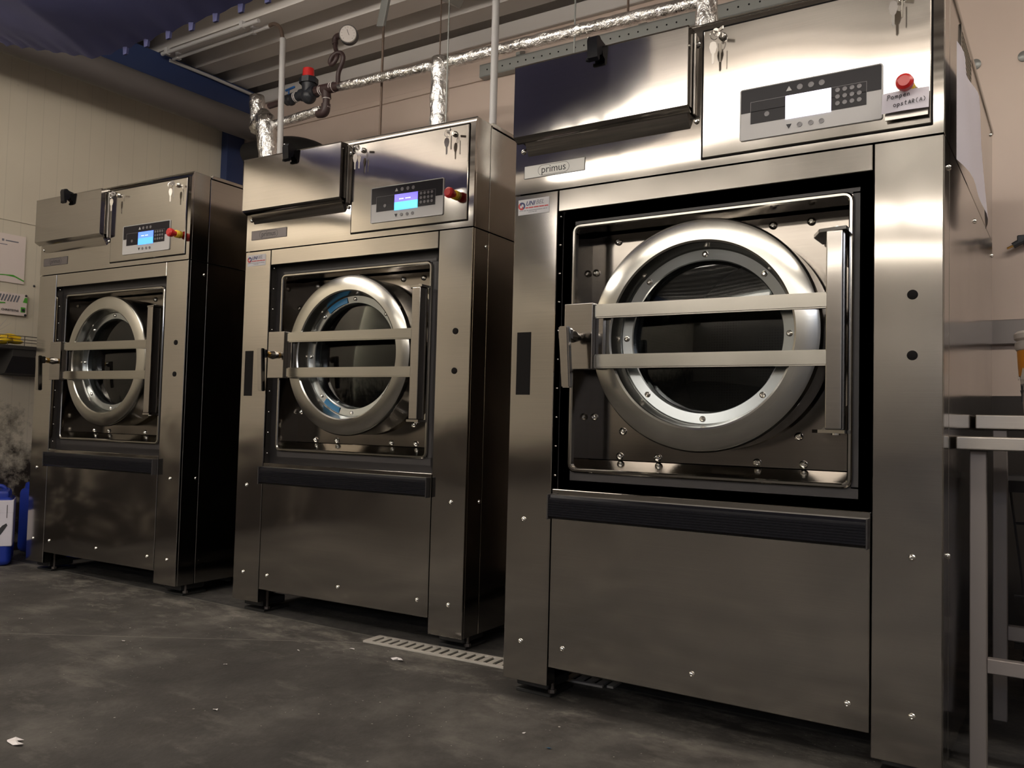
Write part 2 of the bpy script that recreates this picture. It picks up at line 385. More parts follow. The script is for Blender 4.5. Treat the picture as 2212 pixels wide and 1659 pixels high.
def text(name, body, size, mt, parent, loc, rot=(PI/2, 0, 0), shear=0, align='CENTER', bold=0., sx=1., ext=.0002, label=None):
    c = bpy.data.curves.new(name, 'FONT'); c.body = body; c.size = size; c.align_x = align; c.align_y = 'CENTER'
    c.extrude = ext; c.shear = shear; c.offset = bold; c.resolution_u = 3
    tmp = bpy.data.objects.new('tmp', c); COL.objects.link(tmp)
    me = bpy.data.meshes.new_from_object(tmp.evaluated_get(bpy.context.evaluated_depsgraph_get()))
    bpy.data.objects.remove(tmp); me.materials.clear(); me.materials.append(M[mt])
    o = bpy.data.objects.new(name, me); COL.objects.link(o); o.parent = parent; o.location = loc; o.rotation_euler = rot; o.scale = (sx, 1, 1)
    if label: o['label'] = label
    return o

# ------------------------------------------------------------------ setting
X0, X1, Y0, Y1, ZC = -3.6, 4.6, -9.2, 1.85, 3.05
struct('floor', MB().box(X0-.1, X1+.1, Y0-.1, Y1+.1, -.1, 0), 'floor')
struct('wall_left', MB().box(X0-.1, X0, Y0, Y1, 0, ZC), 'wallL')
struct('wall_back', MB().box(X0-.1, X1+.1, Y1, Y1+.1, 0, ZC), 'wallB')
struct('wall_right', MB().box(X1, X1+.1, Y0, Y1, 0, ZC), 'wallF')
struct('wall_front', MB().box(X0-.1, X1+.1, Y0-.1, Y0, 0, ZC), 'wallF')
# trapezoidal roof deck, ribs run along x
mb = MB(); pts = []; y = Y0-.1; pitch = .28
while y < Y1+.1:
    pts += [(y, ZC), (y+.13, ZC), (y+.165, ZC+.085), (y+.245, ZC+.085)]; y += pitch
pts += [(y, ZC)]
prof = pts+[(pts[-1][0], ZC+.2), (pts[0][0], ZC+.2)]
t = bmesh.new()
A = [t.verts.new((X0-.1, a, b)) for a, b in pts]; B = [t.verts.new((X1+.1, a, b)) for a, b in pts]
for k in range(len(pts)-1): t.faces.new((A[k], A[k+1], B[k+1], B[k]))
mb._merge(t); mb.box(X0-.1, X1+.1, Y0-.1, pts[-1][0], ZC+.10, ZC+.2)
struct('ceiling', mb, 'deck')
# closing lip between deck and back wall, joint covers on the back wall, guard board
struct('trim_1', MB().box(X0, X1, Y1-.03, Y1, ZC-.09, ZC-.004, .004), 'deck')
struct('trim_2', MB().box(X0, X1, Y1-.012, Y1, 2.755, 2.79, .003), 'wallB')
struct('trim_3', MB().box(.9, X1, Y1-.03, Y1, 1.15, 1.25, .004), 'leg')
struct('baseboard_back', MB().box(.9, X1, Y1-.014, Y1, 0, .945, .002), 'wainscot')
struct('trim_4', MB().box(X0, X0+.004, Y0, Y1, 1.848, 1.853), 'wallL')
# blue portal frame along the left wall: rafter and corner column
t = MB(); t.box(-3.56, -3.4, Y0, 1.80, 2.85, 2.862).box(-3.49, -3.47, Y0, 1.80, 2.862, 3.03).box(-3.56, -3.4, Y0, 1.80, 3.03, 3.045)
t.box(-3.405, -3.395, Y0, 1.80, 2.855, 3.04)
tag(t.build('steel_beam', 'beam'), 'dark blue painted roof beam running along the top of the left wall', 'beam')
t = MB(); t.box(-3.59, -3.53, 1.70, 1.84, 0, 3.04).box(-3.53, -3.525, 1.70, 1.84, 0, 3.04)
tag(t.build('steel_column', 'beam'), 'dark blue steel column in the back left corner of the hall', 'column')
# pale cable pipes that lie on the beam and under the deck
t = MB(); t.tube([(-3.39, 1.13, 3.02), (-3.37, 1.4, 3.015), (-3.37, 1.77, 3.01)], .011, 10, smooth=0)
tag(t.build('cable_pipe', 'conduit'), 'pale cable pipe lying along the top edge of the dark blue beam', 'pipe')
for k, (yy, lab) in enumerate(((1.05, 'nearer of the two pale cable pipes clipped under the ribbed ceiling'), (1.13, 'farther of the two pale cable pipes clipped under the ribbed ceiling'))):
    r = thing('cable_pipe', lab, 'pipe', (0, yy, 3.02), 0, 'cable pipes under the deck')
    MB().tube([(-3.35, 0, 0), (-2.46, 0, 0)], .012, 10, smooth=0).build('pipe', 'conduit', r)
    for cx in (-3.3, -2.6): MB().box(cx-.012, cx+.012, -.016, .016, -.014, .028, .002).build('clip', 'conduit', r)
# round grey duct below the beam
tag(MB().cyl((-3.3, Y0, 2.745), (-3.3, 1.77, 2.745), .085, n=28).build('air_duct', 'duct'), 'long grey round duct below the dark blue beam on the left wall', 'duct')

# ------------------------------------------------------------------ washing machines
W, U1, U2, F1, F2 = 1.1243, .1474, .9794, .1784, .9316
ZB, ZSP, ZL, Z3, Z4, G1, G2, ZT, D1, D = .05, .1031, .461+1, 1.3973, .6021, .651, 1.3622, 1.85, .0992, 1.2865
def screw(parent, u, y, z, r=.0068, name='screw'):
    mb = MB(); mb.lathe([(r, 0), (r*.98, -r*.25), (r*.7, -r*.6), (r*.42, -r*.72), (r*.36, -r*.4), (0, -r*.4)], 14)
    return mb.build(name, 'chrome', parent, (u, y, z))
def washing_machine(label, x, y, rz, sx, kind):
    r = thing('washing_machine', label, 'washing machine', (x, y, 0), rz, 'industrial washing machines in a row'); r.scale = (sx, 1, 1)
    g = .0018
    # outer shell (open at the front), dark lining
    mb = MB(); mb.box(0, .012, .012, D1-g, ZB, ZT-.002).box(0, .012, D1+g, D, ZB, ZL-g).box(0, .012, D1+g, D, ZL+g, ZT-.002)
    mb.build('left_side_panel', 'side', r)
    MB().box(W-.012, W, .012, D1-g, ZB, ZL-g, .0012).build('front_side_panel', 'side', r)
    MB().box(W-.012, W, .012, D1-g, ZL+g, ZT, .0012).build('upper_front_side_panel', 'side', r)
    MB().box(W-.012, W, D1+g, D, ZB, ZL-g, .0012).build('rear_side_panel', 'side', r)
    MB().box(W-.012, W, D1+g, D, ZL+g, ZT-.012, .0012).build('upper_rear_side_panel', 'side', r)
    MB().box(.003, W-.003, .02, D1+.004, ZT-.012, ZT-.0005, .001).box(0, W+.004, D1+.006, D+.004, ZT-.010, ZT+.006, .002).build('top_cover', 'side', r)
    mb = MB(); mb.box(.013, W-.013, D-.02, D-.002, .12, ZT-.02).box(.013, W-.013, .03, D-.02, .115, .125)
    mb.box(.013, .016, .02, D-.02, .1, ZT-.02).box(W-.016, W-.013, .02, D-.02, .1, ZT-.02)
    mb.box(.016, W-.016, .02, .025, ZL-.02, ZL+.02).box(U1-.012, U1-.004, .045, .14, .12, ZL).box(U2+.012, U2+.02, .045, .14, .12, ZL)
    mb.build('inner_frame', 'dark', r)
    # front panels
    mb = MB(); mb.box(g, U1-g, 0, .012, ZB, ZL-g, .0016)
    mb.box(U1-.003-g, U1-g, .004, .045, ZB, ZL-g)
    p = mb.build('left_front_panel', 'steel', r)
    for k in range(10): MB().sph((U1-g+.0005, .022, .64+k*.083), .0034, n=6).build('rivet', 'chrome', p)
    if kind != 1:
        q = MB(); q.box(.0215, .0685, -.0012, .002, .869, 1.052, .0005)
        q.build('grip_slot_shade', 'dark', r)  # flat dark plate stands in for the shade inside the grip slot
    mb = MB(); mb.box(U2+g, W-g*.3, 0, .012, ZB, ZL-g, .0016)
    mb.box(U2+g, U2+g+.003, .004, .045, Z4, ZL-g)
    p = mb.build('right_front_panel', 'steel', r)
    MB().box(U1+g, U2-g, 0, .014, Z3, ZL-g, .0016).build('header_panel', 'steel', r)
    mb = MB(); mb.box(U1+g, U2-g, 0, .012, ZSP, Z4, .0016).box(U1+g, U2-g, .004, .05, Z4-.004, Z4-.0005)
    mb.build('service_panel', 'steel', r)
    # black ribbed push rail
    mb = MB(); pr = [(0, .520), (-.014, .5205), (-.023, .5255)]
    for k in range(7): z0 = .5285+k*.0066; pr += [(-.0265, z0), (-.0265, z0+.0042), (-.0248, z0+.0048), (-.0248, z0+.0062)]
    pr += [(-.024, .580), (-.016, .5865), (0, .5875)]
    t = bmesh.new(); x0, x1 = U1+.006, U2-.006
    A = [t.verts.new((x0, a, b)) for a, b in pr]; B = [t.verts.new((x1, a, b)) for a, b in pr]
    for k in range(len(pr)-1): t.faces.new((A[k], A[k+1], B[k+1], B[k]))
    t.faces.new(A); t.faces.new(B); bmesh.ops.recalc_face_normals(t, faces=t.faces); mb._merge(t)
    rail = mb.build('push_rail', 'blackgloss', r)
    for xx in (x0-.004, x1): MB().box(xx, xx+.004, -.0285, 0, .519, .589, .001).build('end_cap', 'black', rail)
    # upper fascia: chamfered along the top, dark gap round the control door
    mb = MB(); mb.prism([(0, ZL+g), (.012, ZL+g), (.03, ZT-.001), (.013, ZT), (.011, ZT-.002), (0, ZT-.023)], g, W-g*.3, 'yz')
    mb.build('upper_fascia', 'steel', r)
    MB().tube([(g, .0125, ZT-.001), (W-.001, .0125, ZT-.001)], .0028, 10, smooth=0).build('rounded_edge', 'polish', r)
    d0, d1, e0, e1 = .5702, 1.0985, 1.4868, 1.8235
    MB().frame(d0-.004, d1+.004, e0-.004, e1+.004, .0045, -.0012, .004).build('door_gap_shade', 'dark', r)  # dark frame stands in for the shaded gap round the door
    cd = MB().box(d0, d1, -.0045, .004, e0, e1, .002).build('control_door', 'steel', r)
    # control panel: every piece a sub-part of the door
    bz0, bz1, by = 1.5150, 1.6436, -.0045; bx0, bx1 = .6706, .9977; bw, bh = bx1-bx0, bz1-bz0
    def fx(f): return bx0+bw*f
    def fz(f): return bz1-bh*f
    bz = MB().frame(bx0-.002, bx1+.002, bz0-.002, bz1+.002, .003, by-.0045, by, .001, rad=.004)
    bz.box(bx0, bx1, by-.003, by, bz0, bz1, .0004).build('control_panel', 'bezelgrey', cd)
    t = MB(); t.box(bx0+.001, bx1-.001, by-.0036, by-.0028, fz(.47), bz1-.0012).box(fx(.077), fx(.90), by-.0036, by-.0028, fz(.705), fz(.46))
    t.build('black_overlay', 'bezelblack', cd)
    t = MB(); a, b, c, d = fx(.077), fx(.90), fz(.27), fz(.705)
    for q in ((a, b, c-.0004, c+.0004), (a-.0004, a+.0004, d, c), (b-.0004, b+.0004, d, c)): t.box(q[0], q[1], by-.0039, by-.0034, q[2], q[3])
    t.build('panel_outline', 'keyring', cd)
    s0, s1, sz0, sz1 = .7810, .8868, 1.5508, 1.6088
    if kind == 3: lo = hi = 'screenglare'
    elif kind == 2: lo, hi = 'screenc', 'screenv'
    else: lo, hi = 'screenb2', 'screenb'
    MB().box(s0, s1, by-.0048, by-.003, (sz0+sz1)/2, sz1, mi=0).box(s0, s1, by-.0048, by-.003, sz0, (sz0+sz1)/2, mi=1).build('screen', [hi, lo], cd, label='lit screen')
    if kind != 3:
        t = MB(); xx = s0+.022
        for k in range(9):
            wd = random.uniform(.003, .007)
            if k not in (4,): t.box(xx, xx+wd, by-.0052, by-.0047, sz1-.020, sz1-.0165)
            xx += wd+.0012
        t.build('screen_text', 'screent', cd)
    def ring_button(f, z, rr, name='button', mt='keyring'):
        b_ = MB().lathe([(rr, 0), (rr, -.0011), (rr*.72, -.0011), (rr*.72, -.0004), (0, -.0007)], 18)
        return b_.build(name, mt, cd, (fx(f), by-.0036, fz(z)))
    for f in (.44, .52, .595): ring_button(f, .135, .0068); ring_button(f, .865, .0062)
    MB().prism([(-.0068, -.005), (.0068, -.005), (0, .0068)], -.001, .0004).build('arrow_button', 'bezelgrey', cd, (fx(.362), by-.0038, fz(.14)))
    MB().prism([(-.0062, .005), (.0062, .005), (0, -.0062)], -.001, .0004).build('arrow_button', 'ink', cd, (fx(.362), by-.0038, fz(.865)))
    ring_button(.20, .55, .0062)
    for a in range(4):
        for b in range(3): ring_button(.705+a*.049, .335+b*.125, .0052, 'key_button')
    # emergency stop
    es = MB().lathe([(.0165, 0), (.0165, -.012), (.0135, -.014), (0, -.014)], 28, mi=0).build('emergency_stop_collar', 'yellow', cd, (1.0510, by, 1.5762), label='yellow collar')
    MB().lathe([(.011, -.012), (.0115, -.026), (.0175, -.030), (.019, -.038), (.018, -.047), (.012, -.052), (0, -.0525)], 32).build('emergency_stop_button', 'red', cd, (1.0510, by, 1.5762), label='red mushroom push button')
    if kind == 3:
        pass
    # locks with their keys
    for lx, lz in ((.6215, 1.797), (1.0405, 1.795)):
        lk = MB(); lk.lathe([(.0105, 0), (.0105, -.004), (.008, -.010), (.0065, -.012), (0, -.012)], 20)
        lk = lk.build('lock', 'chrome', cd, (lx, by, lz))
        t = MB(); t.box(-.0015, .0015, -.030, -.010, -.004, .004).lathe([(.0105, -.001), (.0105, .001), (.0035, .001), (.0035, -.001)], 16, close=True)
        t.b.verts.ensure_lookup_table()
        t.build('key', 'dull', cd, (lx-.008, by-.026, lz+.004), (0, 0, .9))
        t = MB(); t.tube([(-.009+.010*math.cos(a*PI/6), 0, .004+.012*math.sin(a*PI/6)) for a in range(13)], .0009, 6, smooth=0)
        t.build('key_ring', 'chrome', cd, (lx-.004, by-.028, lz-.010), (0, 0, .6))
        t = MB(); t.prism([(-.0095, -.004), (-.007, .008), (0, .012), (.007, .008), (.0095, -.004), (.006, -.018), (.003, -.022), (.003, -.045), (0, -.049), (-.003, -.045), (-.0022, -.040), (-.003, -.035), (-.003, -.022), (-.006, -.018)], -.0011, .0011)
        t.build('hanging_key', 'dull', cd, (lx-.016, by-.027, lz-.030), (0, 0, .25))
        if lx > 1: MB().prism([(-.002, .01), (.002, .01), (.002, -.036), (0, -.040), (-.002, -.036)], -.001, .001).build('hanging_key', 'dull', cd, (lx+.003, by-.027, lz-.024), (0, 0, 1.2))
        elif kind != 1: MB().prism([(-.007, .006), (0, .009), (.007, .006), (.005, -.012), (.0022, -.018), (.0022, -.040), (-.0022, -.040), (-.0022, -.018), (-.005, -.012)], -.001, .001).build('hanging_key', 'dull', cd, (lx+.002, by-.026, lz-.036), (0, 0, 1.25))
    # detergent hatch: shallow steel lid over a narrower hopper
    hp = MB(); hp.prism([(0, 1.572), (-.002, 1.574), (-.026, 1.614), (-.026, 1.80), (0, 1.80)], .045, .536, 'yz')
    hp.build('detergent_hopper', 'flat', r)
    ld = MB(); ly, lt = -.0445, .002
    ld.box(.019, .5445, ly, ly+lt, 1.620, 1.8285, .0006)
    ld.box(.019, .021, ly, -.004, 1.620, 1.8285); ld.box(.5425, .5445, ly, -.010, 1.622, 1.8285)
    ld.prism([(ly, 1.620), (ly+.003, 1.617), (-.020, 1.606), (-.018, 1.610), (ly+.003, 1.621)], .019, .5445, 'yz')
    ld.prism([(ly, 1.8285), (ly, 1.8305), (-.002, 1.8325), (-.002, 1.8290)], .019, .5445, 'yz')
    ld.tube([(.019, ly+.002, 1.829), (.5445, ly+.002, 1.829)], .003, 10, smooth=0)
    lid = ld.build('detergent_lid', 'flat', r)
    t = MB(); t.box(.5458, .551, -.010, 0, 1.606, 1.822, .001); t.build('lid_hinge', 'dull', lid)
    for zz, u_ in ((1.589, .553), (1.589, .028), (1.795, .5535)): screw(lid, u_, -.001, zz, .0075, 'hinge_screw')
    t = MB(); t.prism([(-.052, 1.846), (-.062, 1.853), (-.074, 1.850), (-.078, 1.838), (-.073, 1.792), (-.064, 1.784), (-.060, 1.790), (-.060, 1.800), (-.048, 1.806), (-.044, 1.822), (-.020, 1.834), (-.018, 1.839)], .270, .300, 'yz')
    t.box(.262, .274, -.070, -.060, 1.786, 1.796, .002)
    t.build('lid_latch', 'blackgloss', lid)
    MB().sph((.271, -.068, 1.850), .005, n=8).build('latch_pin', 'chrome', lid)
    # name plate
    pm = {3: 'plate', 2: 'platedark', 1: 'platedark'}[kind]
    np_ = MB().box(.0325, .2305, -.0016, .0005, 1.5065, 1.5442, .0003).frame(.0325, .2305, 1.5065, 1.5442, .0008, -.0021, -.001, mi=1)
    np_ = np_.build('name_plate', [pm, 'ink'], r)
    text('name_lettering', 'primus', .030, 'ink', np_, (.1300, -.0018, 1.5265), sx=.98)
    t = MB(); cx, hw, hr = .130, .036, .0148
    pts = [(cx+hw+hr*math.cos(a), 1.5253+hr*math.sin(a)) for a in [math.radians(-90+k*15) for k in range(13)]]+[(cx-hw+hr*math.cos(a), 1.5253+hr*math.sin(a)) for a in [math.radians(90+k*15) for k in range(13)]]
    t.tube([(a, -.0018, b) for a, b in pts+[pts[0]]], .0005, 6, smooth=0); t.build('name_oval', 'ink', np_)
    if kind != 1:
        st = MB().box(.0145, .1185, -.0012, .0005, 1.3995, 1.4455, .0003).build('dealer_sticker', 'sticker', r)
        t = MB()
        def arc(c, r0, a0, a1, wd, mi):
            n_ = 14; A = []
            for k in range(n_+1):
                a = math.radians(a0+(a1-a0)*k/n_); A.append(((c[0]+r0*math.cos(a), c[1]+r0*math.sin(a)), (c[0]+(r0-wd)*math.cos(a), c[1]+(r0-wd)*math.sin(a))))
            t.prism([q[0] for q in A]+[q[1] for q in A[::-1]], -.0019, -.0011, mi=mi)
        c = (.0265, 1.4265)
        arc(c, .0115, -55, 130, .0048, 0); arc(c, .0115, 130, 305, .0048, 1); arc((c[0]+.001, c[1]+.003), .0056, 90, 200, .0028, 0); arc((c[0]-.001, c[1]-.003), .0056, 270, 380, .0028, 1)
        t.build('logo_ring', ['navy', 'redink'], st)
        text('logo_letters', 'UNI', .0185, 'navy', st, (.0398, -.0016, 1.4320), shear=.3, align='LEFT', bold=.0003, sx=.95)
        text('logo_letters', 'BEL', .0185, 'inkgrey', st, (.0735, -.0016, 1.4330), shear=.3, align='LEFT', sx=.95)
        t = MB(); xx = .0395
        for wd in (.009, .0155, .0155, .0155, .0125): t.box(xx, xx+wd, -.0019, -.0011, 1.4185, 1.4215); xx += wd+.002
        t.build('red_underline', 'redink', st)
        t = MB()
        for z_, xa, xb in ((1.4120, .018, .112), (1.4070, .050, .078)):
            xx = xa
            while xx < xb:
                wd = random.uniform(.0015, .004); t.box(xx, min(xx+wd, xb), -.0017, -.0011, z_-.0009, z_+.0009); xx += wd+random.choice((.0007, .0007, .0025))
        t.build('small_print', 'inkgrey', st)
    # black surround, steel frame and recess of the door
    yf = .035
    MB().frame(U1-.002, U2+.002, Z4-.012, Z3+.012, .001, yf+.002, yf+.02).frame(U1-.002, U2+.002, Z4-.012, Z3+.012, .0375, yf+.004, yf+.012).build('door_surround', 'black', r)
    mb = MB(); mb.box(U1-.002, U2+.002, yf+.004, yf+.010, Z4-.01, G1+.004).box(U1-.002, U2+.002, yf+.004, yf+.010, G2-.004, Z3+.01)
    mb.box(U1-.002, F1+.004, yf+.004, yf+.010, G1, G2).box(F2-.004, U2+.002, yf+.004, yf+.010, G1, G2); mb.build('surround_plate', 'black', r)
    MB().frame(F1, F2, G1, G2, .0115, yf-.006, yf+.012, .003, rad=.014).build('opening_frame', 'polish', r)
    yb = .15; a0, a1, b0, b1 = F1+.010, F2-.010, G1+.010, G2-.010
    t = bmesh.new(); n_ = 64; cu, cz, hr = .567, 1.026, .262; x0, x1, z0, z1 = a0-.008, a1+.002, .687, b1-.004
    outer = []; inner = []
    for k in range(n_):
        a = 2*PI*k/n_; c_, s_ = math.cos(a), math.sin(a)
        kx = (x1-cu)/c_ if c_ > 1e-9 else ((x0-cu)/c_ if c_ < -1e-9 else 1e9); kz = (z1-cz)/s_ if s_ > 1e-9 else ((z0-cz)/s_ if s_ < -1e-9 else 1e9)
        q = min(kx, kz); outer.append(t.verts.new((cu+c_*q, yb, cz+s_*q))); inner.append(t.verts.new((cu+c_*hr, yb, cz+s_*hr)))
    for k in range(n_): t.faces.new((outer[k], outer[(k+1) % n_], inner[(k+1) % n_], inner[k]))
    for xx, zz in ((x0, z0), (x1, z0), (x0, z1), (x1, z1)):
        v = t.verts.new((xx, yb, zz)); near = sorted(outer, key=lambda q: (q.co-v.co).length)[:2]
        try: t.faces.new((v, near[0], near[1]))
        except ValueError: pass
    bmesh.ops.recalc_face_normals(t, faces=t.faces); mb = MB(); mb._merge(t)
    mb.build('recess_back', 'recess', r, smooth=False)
    ys = yf+.006
    mb = MB(); mb.box(a0-.009, a0-.006, ys, yb, b0-.01, b1+.008).box(a1+.006, a1+.009, ys, yb, b0-.01, b1+.008).box(a0-.008, a1+.008, ys, yb, b1+.002, b1+.005)
    mb.build('recess_walls', 'flat', r)
    mb = MB(); mb.prism([(ys, b0-.008), (yb+.002, .686), (yb+.002, .682), (ys, b0-.012)], a0-.008, a1+.008, 'yz'); mb.build('recess_sill', 'polish', r)
    for u_, z_ in ((.199, .810), (.291, .770), (.283, .698), (.399, .698), (.675, .698), (.792, .698), (.780, .770), (.196, 1.239), (.266, 1.326), (.709, 1.327), (.806, 1.327), (.90, .81)):
        screw(r, u_, yb-.001, z_, .011, 'bolt')
    # drum and door
    dc = (.567, 0, 1.026)
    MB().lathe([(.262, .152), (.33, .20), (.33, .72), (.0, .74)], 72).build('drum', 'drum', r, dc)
    dr = MB(); dr.lathe([(.262, .149), (.300, .128), (.298, .034), (.304, .016), (.3045, .004), (.300, -.004), (.293, -.007), (.262, -.011), (.246, -.012), (.241, -.009), (.2385, -.001), (.237, .012), (.2335, .020), (.2325, .046)], 128)
    door = dr.build('door_ring', 'ring', r, dc)
    gy = .046
    MB().lathe([(.2330, gy), (.2325, gy-.006), (.229, gy-.008), (.203, gy-.005), (.2005, gy-.002), (.2005, gy+.028), (.233, gy+.028)], 128, close=True).build('glass_trim', 'trim', door)
    for k in range(8):
        a = math.radians(45*k+90); screw(door, .217*math.cos(a), gy-.0065, .217*math.sin(a), .0082, 'bolt')
    MB().lathe([(0, gy+.004), (.10, gy+.007), (.1995, gy+.018), (.1995, gy+.022), (.10, gy+.012), (0, gy+.009)], 96).build('glass_pane', 'glass', door)
    if kind == 2:   # leftovers of blue protective film on the trim
        for a0_, a1_ in ((100, 127), (232, 254)):
            pts = [(.2275*math.cos(math.radians(a0_+(a1_-a0_)*k/8)), .2275*math.sin(math.radians(a0_+(a1_-a0_)*k/8))) for k in range(9)]+[(.206*math.cos(math.radians(a1_-(a1_-a0_)*k/8)), .206*math.sin(math.radians(a1_-(a1_-a0_)*k/8))) for k in range(9)]
            MB().prism(pts, gy-.0092, gy-.0086).build('film_remnant', 'bluefilm', door)
    # two bars, latch block, hinge post
    for z0, z1, nm in ((1.0775, 1.1155, 0), (.9405, .9785, 1)):
        t = bmesh.new(); ya, yb_ = -.040, -.016
        vs = [t.verts.new(p) for p in ((.288, ya, z0), (.886, yb_, z0), (.886, yb_, z1), (.288, ya, z1), (.288, ya+.022, z0), (.886, yb_+.022, z0), (.886, yb_+.022, z1), (.288, ya+.022, z1))]
        for q in ((0, 1, 2, 3), (5, 4, 7, 6), (4, 0, 3, 7), (1, 5, 6, 2), (3, 2, 6, 7), (4, 5, 1, 0)): t.faces.new([vs[i] for i in q])
        bmesh.ops.bevel(t, geom=t.edges[:], offset=.0035, segments=2, affect='EDGES'); mb = MB(); mb.wn = True; mb._merge(t); mb.build('door_bar', 'bar', r)
    lb = MB().box(.204, .2905, -.050, -.020, .937, 1.1195, .0025, seg=2).box(.2905, .312, -.030, -.012, .975, 1.082, .001).box(.225, .285, -.020, .06, .96, 1.10)
    lb = lb.build('latch_block', 'flat', r)
    MB().cyl((.232, -.050, 1.028), (.232, -.078, 1.028), .017, .011).cyl((.232, -.078, 1.028), (.240, -.118, 1.032), .010).box(.226, .262, -.122, -.100, 1.012, 1.044, .004).build('handle_stem', 'polish', lb)
    if kind != 3: MB().cyl((.232, -.070, 1.028), (.233, -.084, 1.029), .0125).build('stem_collar', 'brass', lb, label='brassy yellow collar')
    t = bmesh.new(); vs = []
    for (xa, xb, zz) in ((.235, .263, 1.047), (.2485, .2735, .883)):
        for yy in (-.138, -.118): vs += [t.verts.new((xa, yy, zz)), t.verts.new((xb, yy, zz))]
    for q in ((0, 1, 5, 4), (3, 2, 6, 7), (2, 0, 4, 6), (1, 3, 7, 5), (2, 3, 1, 0), (4, 5, 7, 6)): t.faces.new([vs[i] for i in q])
    bmesh.ops.recalc_face_normals(t, faces=t.faces); bmesh.ops.bevel(t, geom=t.edges[:], offset=.003, segments=2, affect='EDGES')
    mb = MB(); mb.wn = True; mb._merge(t); mb.build('door_handle', 'flat', r)
    po = MB().box(.880, .918, -.016, .030, .789, 1.262, .004, seg=2).build('hinge_post', 'flat', r)
    for z0, z1 in ((1.262, 1.270), (.781, .789)):
        MB().prism([(.835, .055), (.862, -.004), (.925, -.018), (.925, .14), (.835, .14)], z0, z1, 'xy').build('hinge_plate', 'polish', r)
        MB().cyl((.900, .010, z0-.004), (.900, .010, z1+.004), .010).build('hinge_pin', 'chrome', r)
    for z0, z1, s_ in ((1.19, 1.262, 1), (.789, .85, -1)):
        MB().prism([(.905, z0), (.905, z1), (.845, z1)] if s_ > 0 else [(.905, z1), (.845, z0), (.905, z0)], .10, .104).build('hinge_gusset', 'polish', r)
    # panel screws and plugs
    for u_, z_ in ((.059, .509), (.0585, .161), (.193, .161), (.564, .160), (.932, .160), (1.064, .508), (1.065, .159)): screw(r, u_, 0, z_, .0078)
    for z_ in (1.0995, .9615): MB().lathe([(.0112, 0), (.011, -.0022), (.009, -.003), (0, -.003)], 24).build('plug', 'dark', r, (1.0625, 0, z_))
    for y_, z_ in ((.085, 1.405), (.68, 1.405), (1.27, 1.410), (.085, .509), (.68, .5), (1.22, ZT-.03)):
        mb = MB(); mb.lathe([(.0075, 0), (.0073, -.002), (.005, -.005), (0, -.0055)], 14); mb.build('side_screw', 'chrome', r, (W, y_, z_), (0, 0, PI/2))
    screw(r, W-.05, .2, ZT+.006, .007, 'top_screw').rotation_euler = (-PI/2, 0, 0)
    # levelling feet
    for u_ in (.012, W-.135):
        for y_ in (.045, D-.20):
            f = MB().box(u_, u_+.115, y_+.01, y_+.14, .0, .010, .002).box(u_+.005, u_+.11, y_+.004, y_+.13, .022, ZB+.002, .004)
            f = f.build('foot', 'foot', r); MB().cyl((u_+.11, y_+.03, .008), (u_+.11, y_+.03, .085), .006, n=10).cyl((u_+.11, y_+.03, .010), (u_+.11, y_+.03, .020), .012, n=6).build('levelling_bolt', 'rack', f)
    MB().box(.02, W-.02, .30, .32, .03, .115).box(.02, .05, .05, D-.05, .05, .115).box(W-.05, W-.02, .05, D-.05, .05, .115).build('base_frame', 'foot', r)
    if kind == 3:
        vt = MB().frame(.30, .545, 1.715, 1.835, .008, -.004, 0, .001)
        for k in range(9): vt.box(.31, .535, -.0035, 0, 1.728+k*.0115, 1.7325+k*.0115)
        vt.build('side_vent', 'side', r, (W, 0, 0), (0, 0, PI/2))
    return r
wm1 = washing_machine('farthest stainless steel washing machine, beside the cream wall on the left', -2.9505, .1606, .0419, 1, 1)
wm2 = washing_machine('middle stainless steel washing machine with bits of blue film round its round door', -1.4662, .2169, .0411, 1, 2)
wm3 = washing_machine('nearest and largest looking stainless steel washing machine with handwritten note by its red button', 0, 0, 0, 1.0238, 3)

